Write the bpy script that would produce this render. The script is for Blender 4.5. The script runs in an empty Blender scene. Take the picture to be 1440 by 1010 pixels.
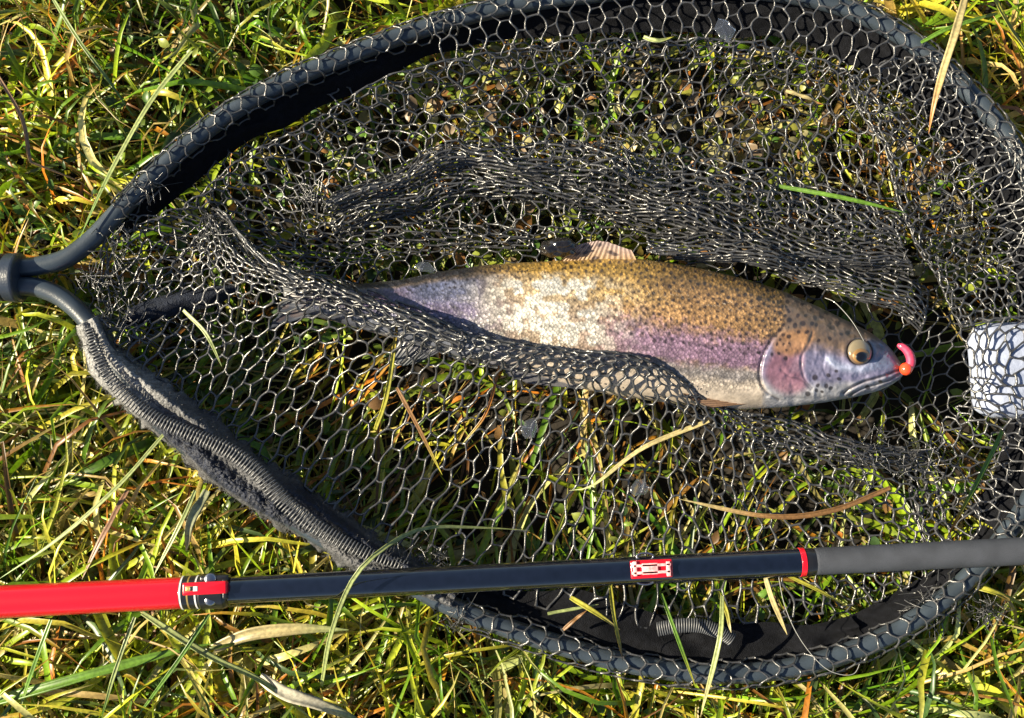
import bpy, math
import numpy as np
R = math.radians
rng = np.random.default_rng(7)
sc = bpy.context.scene
COL = sc.collection

# ------------------------------------------------------------------ camera, sky, sun, exposure
TILT, HF, DIST = R(8), R(50), 0.772
cam_d = bpy.data.cameras.new('camera'); cam = bpy.data.objects.new('camera', cam_d); COL.objects.link(cam)
cam.location = (0, -DIST*math.sin(TILT), DIST*math.cos(TILT)); cam.rotation_euler = (TILT, 0, 0)
cam_d.sensor_width = 36; cam_d.lens = 18/math.tan(HF/2); cam_d.clip_start = 0.01; cam_d.clip_end = 300
sc.camera = cam
SUN_EL, SUN_AZ = R(32), R(180)          # azimuth measured from +x counter-clockwise: the sun stands to the left
w = bpy.data.worlds.new('World'); sc.world = w; w.use_nodes = True
nt = w.node_tree; nt.nodes.clear()
sky = nt.nodes.new('ShaderNodeTexSky'); sky.sky_type = 'NISHITA'; sky.sun_disc = False
sky.sun_elevation = SUN_EL; sky.sun_rotation = R(90)-SUN_AZ
bg = nt.nodes.new('ShaderNodeBackground'); bg.inputs['Strength'].default_value = 0.05
wo = nt.nodes.new('ShaderNodeOutputWorld')
nt.links.new(sky.outputs[0], bg.inputs[0]); nt.links.new(bg.outputs[0], wo.inputs[0])
sd = bpy.data.lights.new('sun', 'SUN'); sd.energy = 5.0; sd.angle = R(0.5); sd.color = (1.0, 0.88, 0.65)
sun = bpy.data.objects.new('sun', sd); COL.objects.link(sun)
from mathutils import Vector
sdir = Vector((math.cos(SUN_EL)*math.cos(SUN_AZ), math.cos(SUN_EL)*math.sin(SUN_AZ), math.sin(SUN_EL)))
sun.rotation_euler = sdir.to_track_quat('Z', 'Y').to_euler()
sc.view_settings.view_transform = 'Standard'; sc.view_settings.look = 'None'
sc.view_settings.exposure = 1.42; sc.view_settings.gamma = 1.0; sc.view_settings.use_curve_mapping = False
sc.cycles.max_bounces = 5; sc.cycles.transparent_max_bounces = 8

# ------------------------------------------------------------------ helpers
_t = math.tan(HF/2)
def P(px, py, z=0.0):
    """point at height z that stands where the photograph (1440 x 1010) shows it"""
    px = np.asarray(px, float); py = np.asarray(py, float); z = np.asarray(z, float)
    X = (px-720)/720*_t; Y = -(py-505)/720*_t
    dx = X; dy = math.sin(TILT)+Y*math.cos(TILT); dz = -math.cos(TILT)+Y*math.sin(TILT)
    k = (z-cam.location[2])/dz
    return np.stack(np.broadcast_arrays(k*dx, cam.location[1]+k*dy, z), -1)

def PL(pts):
    a = np.array(pts, float); return P(a[:, 0], a[:, 1], a[:, 2])

def cr(ctrl, n=None, ts=None):
    """Catmull-Rom along axis 0; ts in 0..1"""
    c = np.asarray(ctrl, float); m = len(c)
    if ts is None: ts = np.linspace(0, 1, n)
    ts = np.asarray(ts); f = np.clip(ts, 0, 1)*(m-1); i = np.minimum(f.astype(int), m-2); u = f-i
    pad = np.concatenate([2*c[:1]-c[1:2], c, 2*c[-1:]-c[-2:-1]])
    u = u.reshape((-1,)+(1,)*(c.ndim-1))
    p0, p1, p2, p3 = pad[i], pad[i+1], pad[i+2], pad[i+3]
    return .5*((2*p1)+(p2-p0)*u+(2*p0-5*p1+4*p2-p3)*u*u+(3*p1-p0-3*p2+p3)*u**3)

def even(ctrl, n):
    """Catmull-Rom resampled to equal arc length"""
    q = cr(ctrl, 60*len(ctrl)); L = np.concatenate([[0], np.cumsum(np.linalg.norm(np.diff(q, axis=0), axis=1))])
    s = np.linspace(0, L[-1], n)
    return np.stack([np.interp(s, L, q[:, k]) for k in range(q.shape[1])], 1)

def hsh(ix, iy, seed):
    h = (ix.astype(np.int64)*374761393+iy.astype(np.int64)*668265263+seed*2147483647) & 0xffffffff
    h = ((h ^ (h >> 13))*1274126177) & 0xffffffff
    return ((h ^ (h >> 16)) & 0xffff)/65535.0
def vn(x, y, seed=0):
    """smooth value noise -1..1"""
    x = np.asarray(x, float); y = np.asarray(y, float)
    ix = np.floor(x); iy = np.floor(y); fx = x-ix; fy = y-iy
    fx = fx*fx*(3-2*fx); fy = fy*fy*(3-2*fy); ix = ix.astype(np.int64); iy = iy.astype(np.int64)
    a = hsh(ix, iy, seed); b = hsh(ix+1, iy, seed); c = hsh(ix, iy+1, seed); d = hsh(ix+1, iy+1, seed)
    return ((a*(1-fx)+b*fx)*(1-fy)+(c*(1-fx)+d*fx)*fy)*2-1

def sstep(a, b, x):
    t = np.clip((np.asarray(x, float)-a)/(b-a), 0, 1); return t*t*(3-2*t)

def mk(name, V, F, mat, parent=None, col=None, attrs=None, smooth=True):
    V = np.asarray(V, np.float32).reshape(-1, 3); F = np.asarray(F, np.int32)
    me = bpy.data.meshes.new(name); k = F.shape[1]
    me.vertices.add(len(V)); me.vertices.foreach_set('co', V.ravel())
    me.loops.add(F.size); me.loops.foreach_set('vertex_index', F.ravel())
    me.polygons.add(len(F)); me.polygons.foreach_set('loop_start', np.arange(0, F.size, k, dtype=np.int32))
    me.polygons.foreach_set('loop_total', np.full(len(F), k, np.int32))
    me.polygons.foreach_set('use_smooth', np.full(len(F), smooth))
    me.update(calc_edges=True)
    if col is not None:
        c = np.ones((len(V), 4), np.float32); c[:, :3] = col
        a = me.attributes.new('tint', 'FLOAT_COLOR', 'POINT'); a.data.foreach_set('color', c.ravel())
    for n_, v_ in (attrs or {}).items():
        v_ = np.asarray(v_, np.float32)
        if v_.ndim == 2:
            a = me.attributes.new(n_, 'FLOAT_VECTOR', 'POINT'); a.data.foreach_set('vector', v_.ravel())
        else:
            a = me.attributes.new(n_, 'FLOAT', 'POINT'); a.data.foreach_set('value', v_)
    me.materials.append(mat)
    o = bpy.data.objects.new(name, me); COL.objects.link(o)
    if parent: o.parent = parent
    return o

def grid_faces(nu, nv, closed_v=False):
    i, j = np.meshgrid(np.arange(nu-1), np.arange(nv if closed_v else nv-1), indexing='ij')
    j2 = (j+1) % nv
    return np.stack([i*nv+j, (i+1)*nv+j, (i+1)*nv+j2, i*nv+j2], -1).reshape(-1, 4)

def frames(pts, up=(0, 0, 1)):
    T = np.gradient(pts, axis=0); T /= np.linalg.norm(T, axis=1, keepdims=True)+1e-12
    S = np.cross(T, np.array(up, float)); S /= np.linalg.norm(S, axis=1, keepdims=True)+1e-9
    return T, S, np.cross(S, T)

def tube(pts, rad, sides=12, up=(0, 0, 1), flat=1.0, caps=True):
    pts = np.asarray(pts, float); n = len(pts); rad = np.broadcast_to(np.asarray(rad, float), (n,))
    T, S, N = frames(pts, up)
    if caps:
        pts = np.concatenate([pts[:1], pts, pts[-1:]]); S = np.concatenate([S[:1], S, S[-1:]]); N = np.concatenate([N[:1], N, N[-1:]])
        rad = np.concatenate([[1e-5], rad, [1e-5]]); n += 2
    a = np.linspace(0, 2*np.pi, sides, endpoint=False)
    V = pts[:, None]+rad[:, None, None]*(np.cos(a)[None, :, None]*S[:, None]+flat*np.sin(a)[None, :, None]*N[:, None])
    return V.reshape(-1, 3), grid_faces(n, sides, True)

class Bag:
    def __init__(s): s.V = []; s.F = []; s.C = []; s.n = 0
    def add(s, V, F, c=None):
        V = np.asarray(V).reshape(-1, 3); s.V.append(V); s.F.append(np.asarray(F)+s.n); s.n += len(V)
        if c is not None: s.C.append(np.broadcast_to(np.asarray(c, float), (len(V), 3)))
    def mk(s, name, mat, parent=None, **k):
        return mk(name, np.concatenate(s.V), np.concatenate(s.F), mat, parent, col=np.concatenate(s.C) if s.C else None, **k)

def box(c, size, ax=(1, 0, 0), ay=(0, 1, 0), az=(0, 0, 1), bev=0.0):
    """bevelled box; returns V,F(quads)"""
    c = np.array(c, float); ax, ay, az = [np.array(a, float) for a in (ax, ay, az)]
    hx, hy, hz = np.array(size)/2.0
    b = min(bev, hx*.9, hy*.9, hz*.9); m = 4
    ring = []
    for (sx, sy, a0) in ((1, 1, 0), (-1, 1, 90), (-1, -1, 180), (1, -1, 270)):
        for k in range(m):
            a = R(a0+90*k/(m-1)); ring.append((sx*(hx-b)+b*math.cos(a), sy*(hy-b)+b*math.sin(a)))
    ring = np.array(ring); lv = []
    for (z, inset) in ((-hz, b), (-hz+b*.3, b*.3), (-hz+b, 0), (hz-b, 0), (hz-b*.3, b*.3), (hz, b)):
        sc_ = np.array([(hx-inset)/hx, (hy-inset)/hy]); q = ring*sc_
        lv.append(np.concatenate([q, np.full((len(q), 1), z)], 1))
    n = len(ring); lv = [np.concatenate([np.zeros((n, 2)), np.full((n, 1), -hz)], 1)]+lv+[np.concatenate([np.zeros((n, 2)), np.full((n, 1), hz)], 1)]
    L = np.concatenate(lv); V = c+L[:, :1]*ax+L[:, 1:2]*ay+L[:, 2:]*az
    return V, grid_faces(len(lv), n, True)

def tag(o, label=None, cat=None, group=None, kind=None):
    if label: o['label'] = label
    if cat: o['category'] = cat
    if group: o['group'] = group
    if kind: o['kind'] = kind
    return o
def empty(name, loc):
    o = bpy.data.objects.new(name, None); COL.objects.link(o); o.location = tuple(map(float, loc)); o.empty_display_size = .02
    return o
def adopt(root):
    """children were modelled in world space: keep them in place under the Empty"""
    bpy.context.view_layer.update()
    for ch in root.children: ch.matrix_parent_inverse = root.matrix_world.inverted()

# ------------------------------------------------------------------ materials
def mat(name, base=(.5, .5, .5), rough=.5, metal=0., spec=.5, coat=0., tint=False, noise=None, bump=None, trans=0., emit=None):
    """noise=(scale, amount) varies value; bump=(scale, strength)"""
    m = bpy.data.materials.new(name); m.use_nodes = True; n = m.node_tree; b = n.nodes['Principled BSDF']
    b.inputs['Base Color'].default_value = (*base, 1); b.inputs['Roughness'].default_value = rough
    b.inputs['Metallic'].default_value = metal; b.inputs['Specular IOR Level'].default_value = spec
    b.inputs['Coat Weight'].default_value = coat; b.inputs['Coat Roughness'].default_value = .08
    src = None
    if tint:
        a = n.nodes.new('ShaderNodeAttribute'); a.attribute_name = 'tint'; src = a.outputs['Color']
    geo = n.nodes.new('ShaderNodeNewGeometry')
    if noise:
        t = n.nodes.new('ShaderNodeTexNoise'); t.inputs['Scale'].default_value = noise[0]; t.inputs['Detail'].default_value = 4
        n.links.new(geo.outputs['Position'], t.inputs['Vector'])
        mr = n.nodes.new('ShaderNodeMapRange'); mr.inputs['From Min'].default_value = .3; mr.inputs['From Max'].default_value = .7
        mr.inputs['To Min'].default_value = 1-noise[1]; mr.inputs['To Max'].default_value = 1+noise[1]
        n.links.new(t.outputs['Fac'], mr.inputs['Value'])
        mx = n.nodes.new('ShaderNodeMix'); mx.data_type = 'RGBA'; mx.blend_type = 'MULTIPLY'; mx.inputs['Factor'].default_value = 1
        if src: n.links.new(src, mx.inputs['A'])
        else: mx.inputs['A'].default_value = (*base, 1)
        n.links.new(mr.outputs['Result'], mx.inputs['B']); src = mx.outputs['Result']
    if src: n.links.new(src, b.inputs['Base Color'])
    if bump:
        t2 = n.nodes.new('ShaderNodeTexNoise'); t2.inputs['Scale'].default_value = bump[0]; t2.inputs['Detail'].default_value = 3
        n.links.new(geo.outputs['Position'], t2.inputs['Vector'])
        bp = n.nodes.new('ShaderNodeBump'); bp.inputs['Strength'].default_value = bump[1]; bp.inputs['Distance'].default_value = .001
        n.links.new(t2.outputs['Fac'], bp.inputs['Height']); n.links.new(bp.outputs['Normal'], b.inputs['Normal'])
    if trans > 0:
        tr = n.nodes.new('ShaderNodeBsdfTranslucent'); ms = n.nodes.new('ShaderNodeMixShader'); ms.inputs[0].default_value = trans
        if src: n.links.new(src, tr.inputs['Color'])
        else: tr.inputs['Color'].default_value = (*base, 1)
        n.links.new(b.outputs[0], ms.inputs[1]); n.links.new(tr.outputs[0], ms.inputs[2])
        n.links.new(ms.outputs[0], n.nodes['Material Output'].inputs['Surface'])
    return m

M_soil = mat('soil', (.014, .010, .006), .9, noise=(90, .6), bump=(300, .6))
M_grass = mat('grass', rough=.38, spec=.6, tint=True, noise=(420, .28), trans=.32)
M_leaf = mat('clover_leaf', rough=.4, tint=True, noise=(500, .2), trans=.3)
M_net = mat('net_rubber', (.042, .042, .044), .30, spec=1., noise=(160, .5), bump=(900, .25))
M_rim = mat('rim_metal', (.032, .043, .056), .33, spec=.7, noise=(60, .3), bump=(900, .12))
M_cloth = mat('black_cloth', (.006, .0065, .009), .9, spec=.15, noise=(300, .4), bump=(1600, 1.))
M_hem = mat('hem_mesh_cloth', (.09, .09, .095), .5, spec=.6, noise=(700, .7), bump=(900, 1.))
M_hem2 = mat('hem_cloth', rough=.6, spec=.4, tint=True, noise=(900, .5), bump=(900, 1.))
M_coil = mat('coil', (.06, .064, .072), .42, spec=.6, noise=(700, .3))
M_red = mat('red_lacquer', (.62, .006, .018), .22, coat=.5, noise=(30, .08))
M_black = mat('black_lacquer', (.003, .0045, .011), .07, spec=.8, coat=1., bump=(60, .02), noise=(200, .3))
M_collar = mat('black_plastic', (.01, .01, .012), .3, coat=.4, bump=(900, .1))
M_foam = mat('grey_foam', (.05, .055, .068), .75, spec=.3, noise=(80, .2), bump=(1800, .5))
M_silver = mat('silver', (.38, .38, .42), .3, metal=1., bump=(700, .2))
M_white = mat('white_print', (.75, .73, .7), .4)
M_gold = mat('gold_print', (.55, .38, .12), .35, metal=.6)
M_whitered = mat('pale_red_clip', (.95, .42, .42), .25, coat=.7, noise=(400, .3), bump=(600, .3))  # whitish red for the raised bars of the clip
M_foamwhite = mat('white_foam', (.30, .34, .46), .45, noise=(120, .12), bump=(300, .5))  # white foam with bluish shade mixed into its base colour

# ------------------------------------------------------------------ layout lines shared by several things
RIM = [(18,378,.025),(55,374,.025),(92,364,.025),(128,338,.025),(160,305,.025),(205,258,.025),(262,205,.025),(330,155,.025),
       (400,116,.025),(480,82,.025),(560,52,.025),(640,27,.026),(730,6,.027),(830,-8,.028),(940,-16,.029),(1050,-14,.03),(1140,-2,.03),
       (1215,22,.03),(1285,62,.03),(1345,112,.03),(1400,172,.03),(1440,232,.03),(1472,310,.03),(1490,400,.03),(1494,500,.03),
       (1484,600,.03),(1455,690,.03),(1415,752,.029),(1370,805,.028),(1310,856,.027),(1225,905,.026),(1120,938,.025),(1000,948,.025),
       (880,932,.025),(780,905,.025),(700,878,.025),(630,850,.025),(560,812,.025),(470,765,.025),(380,710,.025),(300,655,.025),
       (225,592,.025),(165,520,.025),(128,458,.025),(92,422,.025),(55,405,.025),(18,402,.025)]
rim_c = PL(RIM)
rim = even(rim_c, 900)
rim_center = np.array([P(780, 460, 0.)[0], P(780, 460, 0.)[1], 0])
rT, rS, rN = frames(rim)
rS = np.cross(np.array([0, 0, 1.]), rT); rS /= np.linalg.norm(rS, axis=1, keepdims=True)
sgn = np.sign(np.sum(rS*(rim_center-rim), axis=1)); sgn = np.sign(np.median(sgn)); rS *= sgn      # points inwards
def rim_param(px, py):
    q = P(px, py, .027); return int(np.argmin(np.linalg.norm(rim[:, :2]-q[:2], axis=1)))

poly = rim[::6, :2]
def inside(x, y):
    x = np.asarray(x); y = np.asarray(y); c = np.zeros(x.shape, bool)
    n = len(poly); j = n-1
    for i in range(n):
        xi, yi = poly[i]; xj, yj = poly[j]
        k = ((yi > y) != (yj > y)) & (x < (xj-xi)*(y-yi)/(yj-yi+1e-12)+xi); c ^= k; j = i
    return c
def rim_dist(x, y):
    x = np.asarray(x, float); y = np.asarray(y, float); out = np.full(x.shape, 9.)
    for p in rim[::9]: out = np.minimum(out, np.hypot(x-p[0], y-p[1]))
    return out

# fish outline in photo pixels
FZ = .029
TOP = np.array([(430,396),(470,398),(500,400),(560,394),(620,382),(680,373),(740,369),(800,366),(850,363),(900,364),(950,371),(1000,381),(1050,393),(1100,409),(1150,431),(1195,453),(1225,468),(1248,485),(1262,502),(1269,514),(1272,521)], float)
BOT = np.array([(430,442),(470,452),(500,461),(560,478),(620,495),(680,512),(740,528),(800,543),(860,555),(920,564),(980,571),(1040,576),(1100,573),(1160,566),(1205,558),(1235,550),(1255,541),(1266,533),(1270,529),(1272,526),(1273,523)], float)
THK = np.array([(430,.009),(500,.0125),(600,.018),(700,.024),(800,.028),(900,.030),(1000,.030),(1080,.029),(1140,.025),(1200,.019),(1240,.014),(1262,.010),(1273,.003)], float)
def fish_h(px):
    top = np.interp(px, TOP[:, 0], TOP[:, 1]); bot = np.interp(px, BOT[:, 0], BOT[:, 1]); th = np.interp(px, THK[:, 0], THK[:, 1])
    return top, bot, th
_fa = P(720, 505, FZ); _fb = P(721, 505, FZ); _PPX = _fb[0]-_fa[0]
def world_to_px(x, y, z):
    vx = x; vy = y-cam.location[1]; vz = z-cam.location[2]
    f = vy*math.sin(TILT)-vz*math.cos(TILT); u = vy*math.cos(TILT)+vz*math.sin(TILT)
    return 720+vx/f/_t*720, 505-u/f/_t*720
def fish_top(x, y):
    """height of the fish's upper side at a place, -1 where there is none"""
    px, py = world_to_px(x, y, np.full(np.shape(x), FZ))
    top, bot, th = fish_h(px); v = (2*py-top-bot)/(bot-top+1e-6)
    z = np.where((np.abs(v) < 1.12) & (px > 430) & (px < 1273), FZ+th*np.sqrt(np.clip(1-np.minimum(np.abs(v), .999)**2.2, 0, 1)), -1)
    return z

# ------------------------------------------------------------------ ground and grass
g = np.linspace(-1, 1, 161); gx = np.sign(g)*np.abs(g)**4*30+g*.9
GX, GY = np.meshgrid(gx, gx, indexing='ij')
GZ = -.070+.008*vn(GX*22, GY*22, 3)+.003*vn(GX*80, GY*80, 4)
o = mk('ground', np.stack([GX, GY, GZ], -1), grid_faces(161, 161), M_soil); tag(o, kind='structure')

PAL = np.array([(.085,.18,.010),(.15,.27,.012),(.23,.32,.016),(.36,.40,.04),(.06,.10,.015),(.05,.095,.035),(.42,.36,.17),(.30,.22,.09),(.16,.075,.022),(.40,.16,.02),(.48,.45,.25),(.38,.34,.05)])
def blades(n, xr, yr, lmin, lmax, wmin, wmax, seed, weights, lift=(.005, .035), zb=(-.068, -.03), head=None, seg=7, cap_in=True, clump=None, head_sd=1.2):
    r = np.random.default_rng(seed)
    x = r.uniform(*xr, n); y = r.uniform(*yr, n)
    if clump:
        d = vn(x*clump+9, y*clump, seed)+.5*vn(x*clump*2.3, y*clump*2.3, seed+1); keep = d > r.uniform(-1.0, .75, n)
        x = x[keep]; y = y[keep]; n = len(x)
    if cap_in:
        keep = (r.random(n) > .72) | ~inside(x, y); x = x[keep]; y = y[keep]; n = len(x)
    hd = r.uniform(0, 2*np.pi, n) if head is None else r.normal(head, head_sd, n)+(r.random(n) < .2)*np.pi
    L = r.uniform(lmin, lmax, n)*r.uniform(.7, 1, n); W = r.uniform(wmin, wmax, n)
    z0 = r.uniform(*zb, n); z1 = r.uniform(*lift, n)
    kap = r.normal(0, 9, n); kap2 = r.normal(0, 36, n)
    kink = (r.random(n) < .16)*r.normal(0, .7, n); kp = r.uniform(.3, .8, n)
    t = np.linspace(0, 1, seg)[None]
    ang = hd[:, None]+kap[:, None]*L[:, None]*t+kap2[:, None]*(L[:, None]*t)**2+kink[:, None]*(t > kp[:, None])
    ds = (L/(seg-1))[:, None]
    cx = np.cos(ang)*ds; cy = np.sin(ang)*ds
    X = x[:, None]+np.concatenate([np.zeros((n, 1)), np.cumsum(cx, 1)[:, :-1]], 1); Y = y[:, None]+np.concatenate([np.zeros((n, 1)), np.cumsum(cy, 1)[:, :-1]], 1)
    peak = r.uniform(.45, 1., n)[:, None]
    Z = z0[:, None]+(z1-z0)[:, None]*np.sin(np.clip(t/peak, 0, 1.6)*np.pi/2)
    Z += .002*r.normal(0, 1, (n, seg))
    if cap_in:
        ins = inside(X, Y); d = rim_dist(X, Y)
        cap = np.where(ins, .002-.026*sstep(.0, .05, d), .05)
        cap = np.where(ins, cap, np.where(d < .014, .012+.7*d, .05))
        cap = cap-r.uniform(0, .012, (n, 1))
        Z = np.minimum(Z, cap)
    pts = np.stack([X, Y, Z], -1)
    T = np.gradient(pts, axis=1); T /= np.linalg.norm(T, axis=2, keepdims=True)+1e-9
    S = np.cross(T, np.array([0, 0, 1.])); S /= np.linalg.norm(S, axis=2, keepdims=True)+1e-9
    N = np.cross(S, T)
    roll = (r.normal(0, .6, n)[:, None]+r.normal(0, .5, n)[:, None]*t)[..., None]
    S2 = S*np.cos(roll)+N*np.sin(roll); N2 = np.cross(S2, T)
    wt = (W[:, None]*.5*np.clip(np.minimum(1, .55+t*1.5)*(1-t**3.2), .04, 1))[..., None]
    V = np.stack([pts-S2*wt+N2*wt*.45, pts, pts+S2*wt+N2*wt*.45], 2)      # n, seg, 3, 3
    base = (np.arange(n)*seg*3)[:, None, None]
    i = np.arange(seg-1)[None, :, None]*3; k = np.arange(2)[None, None, :]
    a = base+i+k; F = np.stack([a, a+1, a+4, a+3], -1).reshape(-1, 4)
    ci = r.choice(len(PAL), n, p=np.array(weights)/sum(weights)); c = PAL[ci]*r.uniform(.75, 1.5, (n, 1))*r.uniform(.9, 1.1, (n, 3))
    tip = PAL[r.choice([6, 7, 8, 9, 11], n)]
    tm = (sstep(.6, 1, t)*(r.random(n) < .45)[:, None])[..., None]
    Cc = c[:, None]*(1-tm)+tip[:, None]*tm
    pale = (sstep(.35, 0, t)*(r.random(n) < .35)[:, None])[..., None]
    Cc = Cc*(1-pale*.6)+np.array((.40, .38, .2))*pale*.6
    Cc = np.repeat(Cc[:, :, None], 3, 2); Cc = Cc*np.array([1, .86, 1])[None, None, :, None]
    return V.reshape(-1, 3), F, Cc.reshape(-1, 3)

def patchcol(C, V):      # big soft drifts of greener and drier growth
    d = vn(V[:, 0]*9+3, V[:, 1]*9, 21)[:, None]
    return np.clip(C*np.array([1.12, 1.10, .75])*(1+.28*d*np.array([1.1, .6, .6])), .004, .9)

W_IN  = [5, 4, 3, 2, 6, 6, 2, 4, 6, 3, 1, 2]  # inside the net: darker greens stand in for shade under the mesh
W_OUT = [4, 6, 8, 8, 3, 2, 4, 3, 4, 3, 3, 6]
W_DRY = [1, 1, 2, 2, 3, 1, 5, 6, 8, 3, 3, 1]
W_UL  = [9, 12, 9, 5, 5, 3, 2, 2, 4, 4, 1, 3]
B = Bag()
for a in (dict(n=3200, xr=(-.5,.5), yr=(-.4,.4), lmin=.04, lmax=.12, wmin=.0014, wmax=.0035, seed=1, weights=W_DRY, lift=(-.06,-.030), zb=(-.072,-.06)),
          dict(n=1300, xr=(-.46,.46), yr=(-.36,.36), lmin=.05, lmax=.14, wmin=.0015, wmax=.0042, seed=2, weights=W_IN, lift=(-.04,.0), clump=14),
          dict(n=2500, xr=(-.50,-.12), yr=(-.34,.0), lmin=.09, lmax=.22, wmin=.0018, wmax=.0050, seed=3, weights=W_OUT, lift=(-.02,.034), head=1.0, head_sd=.55, clump=11),
          dict(n=2300, xr=(-.52,.1), yr=(.0,.36), lmin=.04, lmax=.13, wmin=.0014, wmax=.0044, seed=4, weights=W_UL, lift=(-.025,.028), clump=13),
          dict(n=2900, xr=(-.30,.52), yr=(-.36,-.12), lmin=.08, lmax=.2, wmin=.0018, wmax=.0050, seed=5, weights=W_OUT, lift=(-.02,.034), head=1.3, head_sd=.8, clump=11),
          dict(n=1100, xr=(.2,.55), yr=(.05,.36), lmin=.08, lmax=.16, wmin=.0013, wmax=.0042, seed=6, weights=W_OUT, lift=(-.01,.03), head=1.8, head_sd=.9, clump=11),
          dict(n=1300, xr=(-.36,.42), yr=(-.22,.24), lmin=.03, lmax=.1, wmin=.0014, wmax=.0046, seed=8, weights=W_IN, lift=(-.02,.004), clump=17),
          dict(n=900, xr=(-.5,.5), yr=(-.36,.34), lmin=.08, lmax=.22, wmin=.0045, wmax=.0085, seed=9, weights=[6,7,7,5,3,4,3,1,0,0,3,3], lift=(-.02,.026), seg=10),
          dict(n=900, xr=(-.5,.5), yr=(-.36,.34), lmin=.05, lmax=.16, wmin=.0006, wmax=.0012, seed=10, weights=[1,1,2,2,1,1,8,7,5,2,5,2], lift=(-.01,.03), seg=9)):
    V, F, C = blades(**a); B.add(V, F, patchcol(C, V))
tag(B.mk('grass', M_grass), 'tangled green, yellow and brown grass all round and under the net', 'grass', kind='stuff')
# rougher sward beyond the frame
r = np.random.default_rng(31); B = Bag()
for k, (xr, yr) in enumerate((((-1.5,-.5),(-1.2,1.2)), ((.5,1.5),(-1.2,1.2)), ((-.5,.5),(.36,1.2)), ((-.5,.5),(-1.2,-.36)))):
    V, F, C = blades(4200 if k < 2 else 1700, xr, yr, .07, .2, .002, .006, 40+k, W_OUT, lift=(-.01, .035), seg=5, cap_in=False); B.add(V, F, C)
tag(B.mk('grass', M_grass), 'rough meadow grass spreading beyond the net', 'grass', kind='stuff')

# clover and other small leaves low in the sward
def leaflets(n, xr, yr, seed, size, zr, cols, clump=16):
    r = np.random.default_rng(seed); x = r.uniform(*xr, n); y = r.uniform(*yr, n)
    d = vn(x*clump, y*clump, seed); k = d > r.uniform(-.8, .6, n); x = x[k]; y = y[k]; n = len(x)
    if seed in (52, 53): k = ~inside(x, y) | (r.random(n) < .25); x = x[k]; y = y[k]; n = len(x)
    ins = inside(x, y); z = r.uniform(*zr, n); z = np.where(ins, np.minimum(z, -.010), z); s = r.uniform(*size, n); asp = r.uniform(.35, .8, n)
    a = r.uniform(0, 2*np.pi, n); nrm = r.normal(0, .45, (n, 3)); nrm[:, 2] = 1; nrm /= np.linalg.norm(nrm, axis=1, keepdims=True)
    T = np.stack([np.cos(a), np.sin(a), np.zeros(n)], 1); T -= nrm*np.sum(T*nrm, 1, keepdims=True); T /= np.linalg.norm(T, axis=1, keepdims=True); S = np.cross(nrm, T)
    m = 5; t = np.linspace(0, 1, m); wv = np.sin(np.pi*np.clip(t, .03, .985)**.8)
    c = np.stack([x, y, z], 1)
    mid = c[:, None]+T[:, None]*(t*1.)[None, :, None]*s[:, None, None]-nrm[:, None]*((t-.4)**2)[None, :, None]*s[:, None, None]*.5
    off = S[:, None]*wv[None, :, None]*(s*asp*.5)[:, None, None]; upv = nrm[:, None]*wv[None, :, None]*(s*.10)[:, None, None]
    V = np.stack([mid-off+upv, mid, mid+off+upv], 2)
    base = (np.arange(n)*m*3)[:, None, None]; i = np.arange(m-1)[None, :, None]*3; kk = np.arange(2)[None, None, :]; q = base+i+kk
    F = np.stack([q, q+1, q+4, q+3], -1).reshape(-1, 4)
    cc = np.array(cols)[r.integers(0, len(cols), n)]*r.uniform(.7, 1.3, (n, 1)); Cc = np.repeat(cc, m*3, 0)
    return V.reshape(-1, 3), F, Cc
B = Bag()
GL = [(.07,.15,.02),(.10,.20,.025),(.16,.24,.03),(.05,.10,.03),(.24,.28,.05)]
DL = [(.25,.14,.05),(.40,.15,.02),(.18,.10,.04),(.40,.30,.1),(.3,.24,.05)]
for a in ((1900, (-.48,.1), (.0,.33), 50, (.004,.012), (-.03,.012), GL), (700, (-.3,.36), (-.18,.25), 51, (.005,.013), (-.04,-.012), GL+DL[:3]),
          (800, (-.5,.5), (-.34,.34), 52, (.003,.008), (-.035,.004), DL), (800, (.0,.5), (-.34,-.1), 53, (.004,.011), (-.03,.008), GL),
          (1500, (-.14,.34), (.04,.24), 54, (.007,.018), (-.03,-.006), [(.28,.28,.05),(.34,.27,.08),(.16,.2,.03),(.30,.15,.05),(.22,.16,.10),(.20,.24,.03),(.36,.33,.16)])):
    B.add(*leaflets(*a))
tag(B.mk('clover', M_leaf), 'small rounded clover leaves and dry flecks low among the grass', 'clover', kind='stuff')

# ------------------------------------------------------------------ landing net
net = empty('landing_net', P(780, 460, 0.))
tag(net, 'black landing net with honeycomb rubber mesh and curved tubular rim lying on the grass', 'landing net')
def sub(s0, s1, n):
    i = np.linspace(s0, s1, n); I = np.clip(np.round(i).astype(int), 0, len(rim)-1)
    f = lambda A: np.stack([np.interp(i, np.arange(len(rim)), A[:, k]) for k in range(3)], 1)
    return f(rim), f(rS)
mk('rim', *tube(rim, .0066, 20), M_rim, net)

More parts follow.
